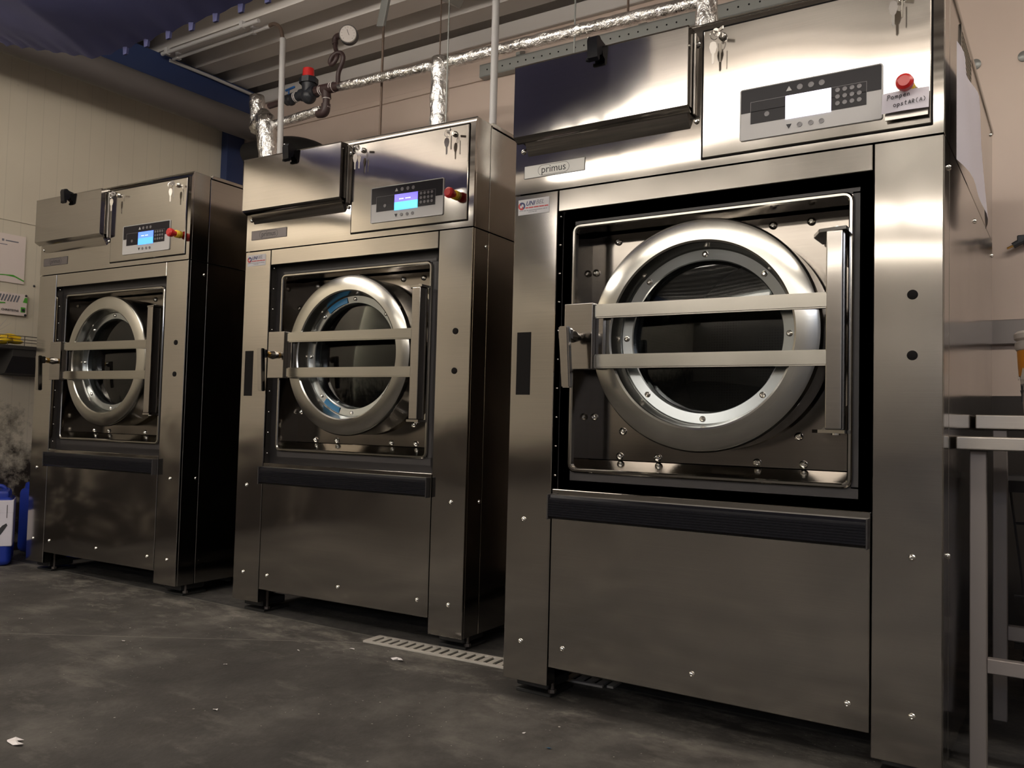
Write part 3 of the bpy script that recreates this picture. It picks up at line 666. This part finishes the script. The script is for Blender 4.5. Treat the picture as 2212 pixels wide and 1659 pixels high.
# ------------------------------------------------------------------ notes on the near machine
def wobble_sheet(w_, h_, nx, nz, f):
    t = bmesh.new(); V = [[t.verts.new((w_*i/nx, f(i/nx, j/nz), -h_*j/nz)) for i in range(nx+1)] for j in range(nz+1)]
    for j in range(nz):
        for i in range(nx): t.faces.new((V[j][i], V[j+1][i], V[j+1][i+1], V[j][i+1]))
    mb = MB(); mb._merge(t); return mb
nt = thing('note', 'small handwritten paper note hanging below the red button of the near machine', 'note', (1.0245, -.019, 1.5665), 0)
wobble_sheet(.099, .0505, 8, 4, lambda a, b: -.010*b-.004*math.sin(a*PI)).build('paper_sheet', 'paper', nt)
STR = {'P': [[(0, -.2), (.12, 1)], [(-.02, .9), (.3, 1.05), (.5, .8), (.35, .5), (.08, .45)]], 'o': [[(.25, .6), (.05, .5), (.0, .2), (.15, 0), (.4, .1), (.45, .4), (.25, .6)]],
       'm': [[(0, .55), (.05, 0)], [(.04, .4), (.2, .6), (.28, .4), (.28, 0)], [(.28, .4), (.45, .6), (.52, .4), (.54, 0)]], 'p': [[(0, .55), (.05, -.5)], [(.02, .4), (.25, .6), (.42, .35), (.25, .02), (.05, .05)]],
       'e': [[(.02, .3), (.4, .38), (.3, .6), (.08, .5), (.02, .2), (.2, 0), (.42, .08)]], 'n': [[(0, .55), (.05, 0)], [(.04, .4), (.25, .6), (.38, .4), (.4, 0)]],
       's': [[(.35, .6), (.1, .55), (.12, .35), (.33, .22), (.25, .02), (0, .02)]], 't': [[(.2, 1), (.15, .1), (.35, 0)], [(0, .65), (.4, .7)]],
       'A': [[(0, 0), (.25, .9), (.45, 0)], [(.1, .35), (.4, .35)]], 'R': [[(.05, 0), (.05, .9), (.35, .8), (.3, .5), (.08, .45), (.4, 0)]], '(': [[(.3, 1.05), (.05, .5), (.25, -.1)]], ')': [[(.05, 1.05), (.3, .5), (.1, -.1)]], ' ': []}
t = MB()
for word, x0, z0, s_ in (('Pompen', .012, -.0185, .0125), ('opstAR(A)', .026, -.038, .0118)):
    cx = x0
    for ch in word:
        for st in STR[ch]:
            if len(st) > 1: t.tube([(cx+p[0]*s_*.95, -.0165-.008*(-(z0+p[1]*s_)/.05) if 0 else -.0052-.010*(-(z0+p[1]*s_)/.0505)-.0002, z0+(cx-x0)*.06+p[1]*s_*.85) for p in st],   .0007, 5, smooth=3)
        cx += s_*(.66 if ch != 'm' else .74)
t.build('handwriting', 'ink', nt)
MB().box(.006, .096, .0, .0035, -.063, -.049).build('tape_strip', 'dull', nt)
sh = wobble_sheet(.52, .30, 12, 8, lambda a, b: -.012-.03*math.sin(a*2.6)*b-.006*math.sin(a*9))
def skew(o):
    for v in o.data.vertices:
        a = v.co.x/.52
        v.co.z += .02-.06*a if v.co.z < -.05 else .03*a
    return o
hs = skew(sh.build('notice_sheet', 'paper', None, (W*1.0238+.004, .085, 1.702), (0, 0, PI/2)))
tag(hs, 'curling white notice sheet hung on the side of the near machine', 'paper')

# ------------------------------------------------------------------ pipes above the machines
YP = 1.2
def crinkle(f): return lambda u, i: f*(1+random.uniform(-.07, .07))
def foil_tube(pts, r, name, label=None, parent=None, steps=26):
    P = []
    for a, b in zip(pts, pts[1:]):
        a, b = Vector(a), Vector(b); k = max(2, int((b-a).length*steps)); P += [a+(b-a)*i/k for i in range(k)]
    P.append(Vector(pts[-1])); return MB().tube([p+Vector((random.uniform(-.0015, .0015), 0, random.uniform(-.0015, .0015))) for p in P], r, 18, smooth=0, rf=crinkle(1)).build(name, 'foil', parent, label=label, ang=180)
ins = thing('insulated_pipe', 'foil wrapped steam pipe run above the machines with two thick drops', 'pipe', (0, YP, 0))
foil_tube([(-1.955, 0, 2.594), (-1.31, 0, 2.571)], .026, 'thin_foil_run', parent=ins)
foil_tube([(-1.22, 0, 2.570), (-.40, 0, 2.556), (.16, 0, 2.545)], .030, 'foil_run', parent=ins)
foil_tube([(-1.262, 0, 2.60), (-1.254, 0, 2.0), (-1.254, 0, 1.862)], .048, 'foil_drop', parent=ins)
foil_tube([(.129, 0, 2.60), (.13, 0, 1.862)], .046, 'foil_drop', parent=ins)
br = thing('insulated_pipe', 'foil wrapped branch pipe dropping behind the hatch of the middle machine', 'pipe', (0, YP, 0))
foil_tube([(-2.10, 0, 2.487), (-2.49, 0, 2.470)], .026, 'foil_run', parent=br)
foil_tube([(-2.655, .02, 2.68), (-2.635, .02, 2.46)], .044, 'foil_stub', parent=br)
foil_tube([(-2.64, .02, 2.47), (-2.56, 0, 2.53), (-2.50, 0, 2.45)], .050, 'foil_elbow', parent=br)
foil_tube([(-2.53, -.02, 2.52), (-2.49, -.02, 2.30), (-2.47, -.02, 1.862)], .058, 'foil_drop', parent=br)
vl = thing('pressure_regulator', 'black regulator valve set with red cap and white taped joints', 'valve', (0, YP, 0))
MB().tube([(-2.52, 0, 2.588), (-2.42, 0, 2.592)], .017, 12, smooth=0).build('nipple', 'iron', vl)
MB().tube([(-2.43, 0, 2.592), (-2.37, 0, 2.594)], .013, 12, smooth=0).build('pale_nipple', 'tape', vl)
MB().cyl((-2.375, 0, 2.594), (-2.305, 0, 2.60), .030).sph((-2.34, 0, 2.592), .033, n=8).build('ball_valve', 'valve', vl)
MB().box(-2.36, -2.285, -.030, -.018, 2.638, 2.650, .003, rot=Matrix.Rotation(-.12, 3, 'Y')).cyl((-2.335, -.02, 2.60), (-2.335, -.022, 2.64), .005).build('lever', 'bluehandle', vl, label='blue lever')
MB().cyl((-2.305, 0, 2.60), (-2.245, 0, 2.60), .027, n=8).build('union_nut', 'valve', vl)
MB().cyl((-2.15, 0, 2.602), (-2.095, 0, 2.602), .027, n=8).build('union_nut', 'iron', vl)
MB().cyl((-2.255, 0, 2.602), (-2.14, 0, 2.602), .034).sph((-2.196, 0, 2.585), .043).cyl((-2.196, 0, 2.60), (-2.20, 0, 2.69), .036, .042).cyl((-2.20, 0, 2.655), (-2.20, 0, 2.685), .053, n=8).build('regulator_body', 'valve', vl)
MB().cyl((-2.204, 0, 2.688), (-2.205, 0, 2.742), .034, .031, n=14).build('cap', 'red', vl, label='red cap')
MB().cyl((-2.10, 0, 2.602), (-2.0, 0, 2.598), .028).cyl((-2.06, 0, 2.60), (-2.055, 0, 2.545), .026).build('tee', 'iron', vl)
MB().cyl((-2.0, 0, 2.598), (-1.95, 0, 2.596), .025, n=14).build('coupling', 'iron', vl)
MB().cyl((-2.055, 0, 2.55), (-2.058, 0, 2.49), .019).build('nipple', 'iron', vl)
MB().tube([(-2.058, 0, 2.515), (-2.06, 0, 2.485), (-2.075, 0, 2.468), (-2.115, 0, 2.472)], .025, 14).build('elbow', 'iron', vl)
for x_ in (-2.302, -2.29, -2.252, -2.148, -2.101, -2.088, -2.018, -2.002): MB().cyl((x_-.0025, 0, 2.600), (x_+.0025, 0, 2.600), .0285).build('thread_tape', 'tape', vl)
for z_ in (2.545, 2.497): MB().cyl((-2.057, 0, z_-.003), (-2.057, 0, z_+.003), .0235).build('thread_tape', 'tape', vl)
gp = thing('pressure_gauge', 'round white dial gauge on a looped dark siphon pipe', 'gauge', (0, YP, 0))
MB().tube([(-1.958, -.01, 2.60), (-1.962, -.01, 2.633), (-1.958, -.01, 2.672), (-1.932, -.012, 2.715), (-1.925, -.014, 2.748), (-1.945, -.016, 2.772), (-1.975, -.03, 2.765), (-2.0, -.035, 2.735), (-1.995, -.035, 2.712), (-1.972, -.035, 2.715), (-1.955, -.030, 2.745), (-1.968, -.02, 2.775), (-1.985, -.015, 2.81), (-1.99, -.012, 2.84)], .0125, 12).build('siphon', 'iron', gp)
MB().tube([(-1.99, -.012, 2.832), (-1.992, -.012, 2.858), (-1.975, -.012, 2.872), (-1.945, -.012, 2.868)], .0165, 12).build('elbow', 'iron', gp)
MB().cyl((-1.945, -.012, 2.868), (-1.925, -.012, 2.866), .010).build('gauge_neck', 'tape', gp)
gd = Vector((.55, -.83, -.10)).normalized(); gc = Vector((-1.895, -.008, 2.862))
MB().cyl(gc-gd*.022, gc+gd*.016, .050, n=36).build('gauge_case', 'valve', gp)
MB().cyl(gc+gd*.015, gc+gd*.020, .0485, .046, n=36).build('gauge_bezel', 'polish', gp)
q = gd.to_track_quat('Z', 'Y').to_euler(); dd = MB().cyl((0, 0, 0), (0, 0, .002), .043, n=36).build('dial', 'bottlewhite', gp, gc+gd*.0195, q)
t = MB()
for k in range(11):
    a = math.radians(225-27*k); t.box(-.003, .003, -.0006, .0006, 0, .0012, rot=Matrix.Rotation(a, 3, 'Z')); t.b.verts.ensure_lookup_table()
    for v in t.b.verts[-8:]: v.co += Vector((.034*math.cos(a), .034*math.sin(a), .0015))
t.box(-.0012, .0012, -.008, .024, .002, .003, rot=Matrix.Rotation(.35, 3, 'Z')); t.build('scale_and_needle', 'ink', gp, gc+gd*.0195, q)
# hangers
for x_, z0, z1, r_, mt, lab in ((-1.688, 2.0, 2.90, .0065, 'rust', 'dark threaded rod hanging over the middle of the centre machine'), (-1.267, 2.61, 2.95, .0035, 'rust', 'thin dark rod holding the foil pipe at its thick drop'),
                               (-1.177, 1.9, 3.04, .0035, 'galv', 'thin bright wire beside the thick foil drop, reaching the ceiling'), (-.4935, 1.9, 3.04, .004, 'galv', 'thin wire hanging behind the hatch of the near machine'), (-.2295, 2.58, 3.04, .005, 'rust', 'short dark hanger rod over the foil pipe at the top edge')):
    yy = YP if x_ != -1.177 else YP-.05
    tag(MB().cyl((x_, yy+(.04 if r_ == .0065 else 0), z0), (x_, yy+(.04 if r_ == .0065 else 0), z1), r_, n=10).build('hanger_rod', mt), lab, 'rod', 'hanger rods')
tag(MB().box(-1.715, -1.665, YP+.03, YP+.05, 2.88, 3.045, .002, rot=Matrix.Rotation(.22, 3, 'Y')).build('hanger_bracket', 'galv'), 'short perforated steel strap holding a dark rod under the ceiling', 'bracket')
tag(MB().box(-1.43, -1.21, 1.22, 1.32, 2.95, 3.0, .003, rot=Matrix.Rotation(.55, 3, 'Y')).build('ceiling_bracket', 'galv'), 'slanted steel bracket plate under the ceiling above the thick foil pipe', 'bracket')
# white conduits down to the machines
for x_, zt, lab in ((-2.305, 2.909, 'pale vertical conduit rising behind the hatch of the middle machine'), (-.868, 3.045, 'pale vertical conduit between the middle and the near machine')):
    c = thing('cable_conduit', lab, 'conduit', (x_, YP-.09, 0), 0, 'vertical cable conduits')
    MB().cyl((0, 0, 1.86), (-.018 if x_ < -2 else 0, 0, zt), .0165 if x_ < -2 else .0175, n=16).build('tube', 'conduit', c)
    if x_ < -2: MB().tube([(-.018, 0, 2.90), (-.04, 0, 2.97), (-.10, .01, 3.015), (-.15, .015, 3.02)], .011, 10).build('cable_bend', 'rust', c)
tag(MB().tube([(-3.3, 1.70, 2.565), (-3.1, 1.70, 2.56), (-2.85, 1.68, 2.53), (-2.62, 1.67, 2.45), (-2.47, 1.66, 2.32), (-2.42, 1.66, 2.1), (-2.42, 1.66, .05)], .075, 18).build('exhaust_hose', 'hose'), 'black exhaust hose curving down behind the middle machine', 'hose')
# perforated cable channel on the back wall
ch = thing('cable_channel', 'long perforated grey steel channel fixed to the back wall', 'channel', (0, 1.8, 0))
MB().box(-1.453, 1.0, -.004, 0, 2.755, 2.822).box(-1.453, 1.0, -.004, .045, 2.752, 2.757).box(-1.453, 1.0, -.004, .045, 2.820, 2.825).build('channel_face', 'galv', ch)
t = MB(); x_ = -1.40
while x_ < 1.0: t.cyl((x_, -.0055, 2.789), (x_, -.003, 2.789), .0045, n=10); x_ += .052
o = t.build('perforation', 'dark', ch)
for x_ in (-1.19, -.45, .3): MB().box(x_-.014, x_+.014, -.010, .045, 2.825, 2.865, .002).build('wall_bracket', 'galv', ch)

# ------------------------------------------------------------------ blue laundry bag on the overhead rail
def bag(loc, lab):
    b = thing('laundry_bag', lab, 'bag', loc, 0)
    t = bmesh.new(); NX, NA = 80, 16; L = 2.0; bot = []; top = []
    def hem(x): return max(0, -1.10-x)*.30
    for i in range(NX+1):
        u = i/NX; x = -L*u; env = (1-(abs(u-.5)*2)**8)**.5 if 0 < u < 1 else .05; rb = []; rt_ = []
        for k in range(NA+1):
            f = k/NA; yy = -.36+.36*f; e = abs(2*f-1)
            z = .15*(1-f)+.03*e**3*(1-f)+(1-env)*.10+hem(x)-.006*math.sin(u*23+f*5)*(1-e)
            z += .013*abs(math.sin(PI*(x+.0)/.103))**.6*f**6
            rb.append(t.verts.new((x, yy, z))); rt_.append(t.verts.new((x, yy, .15*(1-f)+(.08+.24*max(0, min(1, (x+1.0)/.3)))+hem(x)+.03*(1-e**2)+.004*math.sin(u*31+f*3))))
        bot.append(rb); top.append(rt_)
    for R_ in (bot, top):
        for a, c in zip(R_, R_[1:]):
            for k in range(NA): t.faces.new((a[k], a[k+1], c[k+1], c[k]))
    for k in (0, NA):
        for i in range(NX): t.faces.new((bot[i][k], bot[i+1][k], top[i+1][k], top[i][k]))
    for i in (0, NX):
        for k in range(NA): t.faces.new((bot[i][k], bot[i][k+1], top[i][k+1], top[i][k]))
    bmesh.ops.recalc_face_normals(t, faces=t.faces)
    mb = MB(); mb._merge(t); mb.build('bag_body', 'bag', b, ang=50)
    for k in range(10):
        xx = -.103*k-.02
        MB().prism([(-.012, .02), (.012, .02), (.008, -.012), (-.008, -.012)], -.004, .003).build('hem_tab', 'bag', b, (xx, .0, hem(xx)))
    for xx in (-.25, -1.7):
        for yy, z0 in ((-.30, .36 if xx > -1 else .26+hem(xx)), (-.05, .25 if xx > -1 else .12+hem(xx))): MB().cyl((xx, yy, z0-.05), (xx, yy, 1.19), .004, n=8).build('hanging_cord', 'rack', b)
    return b
lb_ = bag((.0, -.67, 1.855), 'large dark blue fabric sling hanging overhead at the top left')

# ------------------------------------------------------------------ left wall
pp = thing('poster', 'white printed sheet with green swoosh taped to the cream wall', 'poster', (-3.596, .41, 1.635), PI/2)
MB().box(-.21, 0, -.0015, 0, -.135, .135).build('sheet', 'paperwarm', pp)
t = MB(); t.box(-.13, -.118, -.0025, -.001, .092, .104)
for k in range(12): t.box(-.175, -.155, -.0025, -.001, .06-k*.014-.003, .06-k*.014)
t.box(-.11, -.04, -.0025, -.001, .094, .100).box(-.17, -.10, -.0025, -.001, .072, .076); t.build('printed_lines', 'inkgrey', pp)
MB().prism([(-.21, -.108), (-.10, -.098), (-.05, -.102), (0, -.122), (0, -.114), (-.06, -.090), (-.12, -.094), (-.21, -.104)], -.0025, -.001).build('green_swoosh', 'green', pp)
bd = thing('notice_board', 'white clip board with green corners and lettering on the cream wall', 'board', (-3.592, .43, 1.38), PI/2)
MB().box(-.28, 0, -.006, 0, -.062, .062, .002).build('board', 'paperwarm', bd)
t = MB()
for x_, z_ in ((-.008, .055), (-.008, -.055), (-.272, .055), (-.272, -.055)): t.cyl((x_, -.009, z_), (x_, -.005, z_), .0065, n=14)
t.build('corner_bolt', 'ink', bd)
MB().prism([(-.014, .044), (0, .044), (0, .014), (-.024, .016)], -.008, -.005).build('green_corner', 'green', bd)
MB().box(-.034, -.010, -.008, -.005, -.040, -.012).build('green_square', 'green', bd)
MB().prism([(-.28, -.002), (-.20, .002), (-.12, .006), (-.12, .0), (-.20, -.006), (-.28, -.010)], -.008, -.005).build('green_stroke', 'green', bd)
MB().cyl((-.022, -.011, -.028), (-.022, -.006, -.028), .008).build('knob', 'ink', bd)
text('board_lettering', 'CHRISTEYNS', .0165, 'ink', bd, (-.092, -.0075, -.036), bold=.0003)
t = MB()
for k in range(14): t.box(-.27+k*.0165, -.262+k*.0165, -.007, -.0055, .012, .052, rot=Matrix.Rotation(.35, 3, 'Y'))
t.build('notes', 'inkgrey', bd)
sf = thing('wall_shelf', 'dark wall shelf with a low wire gallery on the left wall', 'shelf', (-3.6, .55, 1.14), PI/2)
MB().box(-.75, .0, -.17, -.0, -.022, .0, .003).build('shelf_board', 'bracket', sf)
t = MB()
for z_ in (.018, .034, .052): t.tube([(-.75, -.165, z_), (0, -.165, z_)], .002, 6, smooth=0)
for k in range(9): t.tube([(-.74+k*.09, -.165, 0), (-.74+k*.09, -.165, .054)], .002, 6, smooth=0)
t.build('wire_gallery', 'rack', sf)
MB().prism([(-.0, -.022), (-.165, -.022), (-.165, -.06), (-.09, -.15), (0, -.16)], -.26, -.02, 'yz').build('shelf_bracket', 'bracket', sf)
gl = MB(); gl.sph((0, 0, .02), .05, sc=(1.1, .8, .45)).sph((.07, .01, .018), .035, sc=(1.3, .6, .4)).tube([(.0, .02, .035), (.05, .02, .048), (.10, .015, .035)], .013, 10)
tag(gl.build('rubber_glove', 'yellow', None, (-3.47, .25, 1.145), (0, 0, PI/2)), 'crumpled yellow rubber glove lying on the wall shelf', 'glove')
t = MB()
for k in range(9):
    a = math.radians(20+k*17); ln = random.uniform(.07, .11); t.prism([(-.004, 0), (.004, 0), (ln*math.cos(a)+.001, ln*math.sin(a)), (ln*math.cos(a)-.001, ln*math.sin(a))], -.001+k*.001, k*.001)
tag(t.build('plastic_tuft', 'clear', None, (-3.5, .22, 1.20), (0, 0, PI/2)), 'tuft of clear plastic strips standing behind the yellow glove', 'plastic strips')
tag(MB().sph((0, 0, 0), .006, n=6).build('wall_screw', 'ink', None, (-3.598, .47, 1.50)), 'small dark screw head in the cream wall', 'screw')

# jerrycans
def jerrycan(name, label, loc, w_, d_, h_, rz, lab=True):
    r = thing(name, label, 'jerrycan', loc, rz)
    MB().box(-w_/2, w_/2, -d_/2, d_/2, 0, h_*.9, .03, seg=3).box(-w_/2+.02, w_/2-.02, -d_/2+.02, d_/2-.02, h_*.8, h_*.985, .018, seg=2).build('body', 'can', r)
    if lab:
        MB().cyl((-w_*.28, 0, h_*.98), (-w_*.28, 0, h_*1.04), .026, n=20).build('cap', 'can', r)
        MB().tube([(-.02, 0, h_*.96), (.0, 0, h_*1.02), (.07, 0, h_*1.02), (.09, 0, h_*.95)], .011, 10).build('handle', 'can', r)
        lb = MB().box(-w_/2+.01, w_/2+.0015, -d_/2-.0015, d_/2-.05, .10, h_*.70, .003).box(w_/2-.062, w_/2+.0015, -d_/2-.0015, d_/2-.05, h_*.70-.002, h_*.86, .002).build('label', 'paper', r)
        t = MB(); t.prism([(.035, .155), (.060, .172), (.085, .205), (.103, .216), (.108, .205), (.090, .175), (.075, .152), (.062, .146), (.058, .160)], -d_/2-.0025, -d_/2-.001)
        t.box(w_/2-.028, w_/2-.025, -d_/2-.0025, -d_/2-.001, h_*.63, h_*.80)
        t.prism([(.0, .150), (.045, .172), (.062, .145), (.018, .122)], -d_/2-.0022, -d_/2-.001, mi=1); t.build('hazard_print', ['ink', 'inkgrey'], r)
    return r
jerrycan('jerrycan', 'blue jerrycan with white hazard label, standing at the left edge', (-3.272, .115, 0), .26, .24, .385, 1.05)
jerrycan('jerrycan', 'plain dark blue jerrycan squeezed behind the labelled one', (-3.31, .58, 0), .50, .32, .395, 0, False)

# ------------------------------------------------------------------ right side: tables, bucket
def steel_table(label, x0, x1, y0, y1, zt, th, legs, rail=None):
    r = thing('steel_table', label, 'table', (x0, y0, 0))
    w_, d_ = x1-x0, y1-y0
    MB().box(0, w_, 0, d_, zt-th, zt, .004, seg=2).build('table_top', 'tablesteel', r)
    for lx, lyy in legs: MB().box(lx, lx+.036, lyy, lyy+.036, 0, zt-th-.0015, .002).build('leg', 'leg', r)
    if rail: MB().box(legs[0][0]+.036, w_-.03, legs[0][1]+.004, legs[0][1]+.030, rail[0], rail[1], .002).build('rail', 'leg', r)
    return r
steel_table('stainless steel work table standing close against the near machine', 1.157, 2.35, .172, .60, .782, .032, [(.026, .040), (1.12, .040), (1.12, .36)], (.228, .262))
steel_table('slightly higher steel table standing behind the work table', 1.157, 2.35, .63, 1.25, .843, .040, [(.042, .02), (1.12, .02), (.1, .57), (1.12, .57)], (.222, .262))
bt = thing('bucket', 'white lidded bucket with orange band on the rear table', 'bucket', (1.352, .78, .8435))
t = bmesh.new(); 
def vlathe(prof, n=40, mi=0):
    mb = MB(); mb.lathe(prof, n, mi); bmesh.ops.rotate(mb.b, cent=(0, 0, 0), matrix=Matrix.Rotation(PI/2, 3, 'X'), verts=mb.b.verts); return mb
vlathe([(0, 0), (.082, 0), (.100, .19), (.098, .195), (0, .195)]).build('body', 'bottlewhite', bt)
vlathe([(.0955, .115), (.1005, .188), (.101, .188), (.0965, .115)]).build('orange_band', 'orange', bt)
t2 = MB()
for k in range(-6, 7):
    a0 = k*.5; 
    t2.prism([(-.014, 0), (.014, 0), (0, .045)], -.0975, -.0955)
    t2.b.verts.ensure_lookup_table(); bmesh.ops.rotate(t2.b, cent=(0, 0, 0), matrix=Matrix.Rotation(a0, 3, 'Z'), verts=t2.b.verts[-6:])
t2.build('white_points', 'bottlewhite', bt, (0, 0, .105))
t2 = MB()
for k in range(6):
    t2.prism([(-.012, .012), (0, -.004), (.012, .012), (.004, .010), (.008, .03), (0, .018), (-.008, .03), (-.004, .010)], -.0935, -.0915)
    t2.prism([(-.002, -.022), (.002, -.022), (.003, 0), (-.003, 0)], -.0935, -.0905)
    t2.b.verts.ensure_lookup_table(); bmesh.ops.rotate(t2.b, cent=(0, 0, 0), matrix=Matrix.Rotation(-1.2+k*.5, 3, 'Z'), verts=t2.b.verts[-24:])
t2.build('dark_crown_print', 'ink', bt, (0, 0, .062))
vlathe([(0, .190), (.103, .190), (.107, .200), (.106, .212), (.100, .216), (.108, .222), (.109, .236), (.103, .243), (0, .246)]).build('lid', 'bottlewhite', bt)
bs = thing('wire_trolley', 'black wire basket trolley under the rear table', 'trolley', (1.215, .92, 0))
MB().box(0, .5, 0, .03, .650, .668, .003).build('rim', 'conduit', bs)
t = MB().box(0, .5, .004, .026, .615, .650)
for k in range(12): t.tube([(.01+k*.042, .01, .63), (.04+k*.042, .03, .36), (.06+k*.042, .05, .16)], .0035, 6, smooth=0)
for z_ in (.52, .30, .16): t.tube([(.02, .03, z_), (.5, .03, z_)], .004, 6, smooth=0)
t.box(.02, .5, .03, .24, .14, .155).cyl((.06, .1, .0), (.06, .1, .15), .02).cyl((.45, .1, .0), (.45, .1, .15), .02)
t.build('wire_basket', 'black', bs)
tag(vlathe([(0, 0), (.075, 0), (.09, .008), (.095, .02), (.09, .03), (.10, .16), (.098, .165), (0, .165)]).build('plastic_pail', 'blackgloss', None, (1.365, .73, 0)), 'dark glossy pail on the floor under the tables', 'pail')
ag = thing('air_gun', 'small dark air gun with brass nozzle hung on the back wall', 'air gun', (1.20, 1.80, 1.545))
MB().tube([(-.035, 0, -.014), (-.012, 0, -.004)], .004, 8, smooth=0).build('nozzle', 'brass', ag)
MB().tube([(-.014, 0, -.005), (.02, 0, .012), (.09, 0, .03)], .013, 10).box(.0, .03, -.012, .012, .008, .034, .003).box(.02, .06, .0, .05, .0, .03, .003).build('body', 'valve', ag)
for x_, z_, lab in ((1.048, 2.32, 'round grey bolt on the back wall beside the side vent of the near machine'), (1.222, 2.317, 'round grey bolt on the back wall at the right edge')):
    tag(MB().lathe([(.022, 0), (.022, -.006), (.012, -.012), (0, -.013)], 20).build('wall_bolt', 'galv', None, (x_, 1.85, z_)), lab, 'bolt', 'bolts on the back wall')

# ------------------------------------------------------------------ floor drain and litter
dg = thing('drain_grate', 'pale slotted drain grate in the floor between the two nearer machines', 'drain grate', (-.712, .178, 0), .058)
t = MB(); L_, B_ = .92, .096; n_ = 26; p_ = L_/n_
t.box(0, L_, 0, .014, 0, .007, .001).box(0, L_, B_-.014, B_, 0, .007, .001).box(0, .03, .014, B_-.014, 0, .0068)
for k in range(n_):
    x_ = .03+k*p_; sk = -.0
    t.prism([(x_+p_*.42, .013), (x_+p_, .013), (x_+p_, B_-.013), (x_+p_*.42, B_-.013)], 0, .0068, 'xy')
t.build('slotted_grate', 'grate', dg, smooth=False)
MB().box(.01, L_-.01, .01, B_-.01, .0004, .0012).build('gutter', 'dark', dg)
def scrap(pts, label, h=.004, loc=(0, 0, 0), name='paper_scrap', mt='litter'):
    t = bmesh.new(); c = t.verts.new((0, 0, h)); V = [t.verts.new((a, b, .001+random.uniform(0, h))) for a, b in pts]
    for k in range(len(V)): t.faces.new((V[k], V[(k+1) % len(V)], c))
    mb = MB(); mb._merge(t); mb.b.normal_update(); o = mb.build(name, mt, None, loc, smooth=False)
    return tag(o, label, 'scrap', 'scraps on the floor')
scrap([(-.030, -.004), (-.022, .012), (.002, .020), (-.002, .006), (.012, .001), (.030, .004), (.032, -.010), (.012, -.012), (-.010, -.014)], 'folded white paper scrap in the bottom left corner of the floor', .006, (-.70, -1.018, 0))
scrap([(-.028, -.006), (-.014, .006), (.004, .009), (.020, .002), (.028, -.010), (.010, -.006), (-.004, .001), (-.016, -.008)], 'curled white shred lying in front of the drain grate', .008, (-.462, .079, 0))
for (x_, y_), lab, s_ in (((-.796+.25, -.30), '', 0), ((-.849, -.299), 'small white crumb on the open floor left of the drain', .010), ((-.796, -.044), 'tiny pale crumb near the pale floor line', .007), ((-.676, .085), 'thin white sliver just in front of the drain corner', .014),
                         ((.224, -.231), 'small cream crumb in front of the near machine', .008), ((-.524, -.589), 'pale star shaped crumb midway across the open floor', .012), ((-1.35, -.33), 'small pale crumb on the floor in front of the middle machine', .012)):
    if s_: scrap([(s_*random.uniform(.6, 1)*math.cos(k*1.05), s_*random.uniform(.3, .7)*math.sin(k*1.05)) for k in range(6)], lab, .004, (x_, y_, 0))
scrap([(-.006, -.004), (.005, -.005), (.006, .004), (-.005, .005)], 'tiny light blue chip on the floor in front of the near machine', .003, (.327, -.281, 0), mt='bluefilm')

# ------------------------------------------------------------------ lamps (out of view; some show as reflections, two are added fill)
for lab, (x, y, z), lx, ly, e in LAMPS:
    M['lamp%g' % e] = mat('lamp_diffuser', (.8, .8, .8), .4, emit=WARM, es=e)
    r = thing('ceiling_lamp', lab, 'lamp', (x, y, z), 0, 'ceiling batten lamps')
    MB().box(-lx/2, lx/2, -ly/2, ly/2, -.20 if e == 5 and lx > 2.5 else -.075, .03, .006).build('diffuser', 'lamp%g' % e, r)
    MB().box(-(lx*.5+.01 if lx > ly else .025), lx*.5+.01 if lx > ly else .025, -(ly*.5+.01 if ly > lx else .025), ly*.5+.01 if ly > lx else .025, .03, .07, .004).build('housing', 'whitebox', r)
    for k in (-1, 1): MB().cyl((k*lx*.35 if lx > ly else 0, k*ly*.35 if ly > lx else 0, .07), (k*lx*.35 if lx > ly else 0, k*ly*.35 if ly > lx else 0, 3.05-z), .006).build('hanger', 'galv', r)
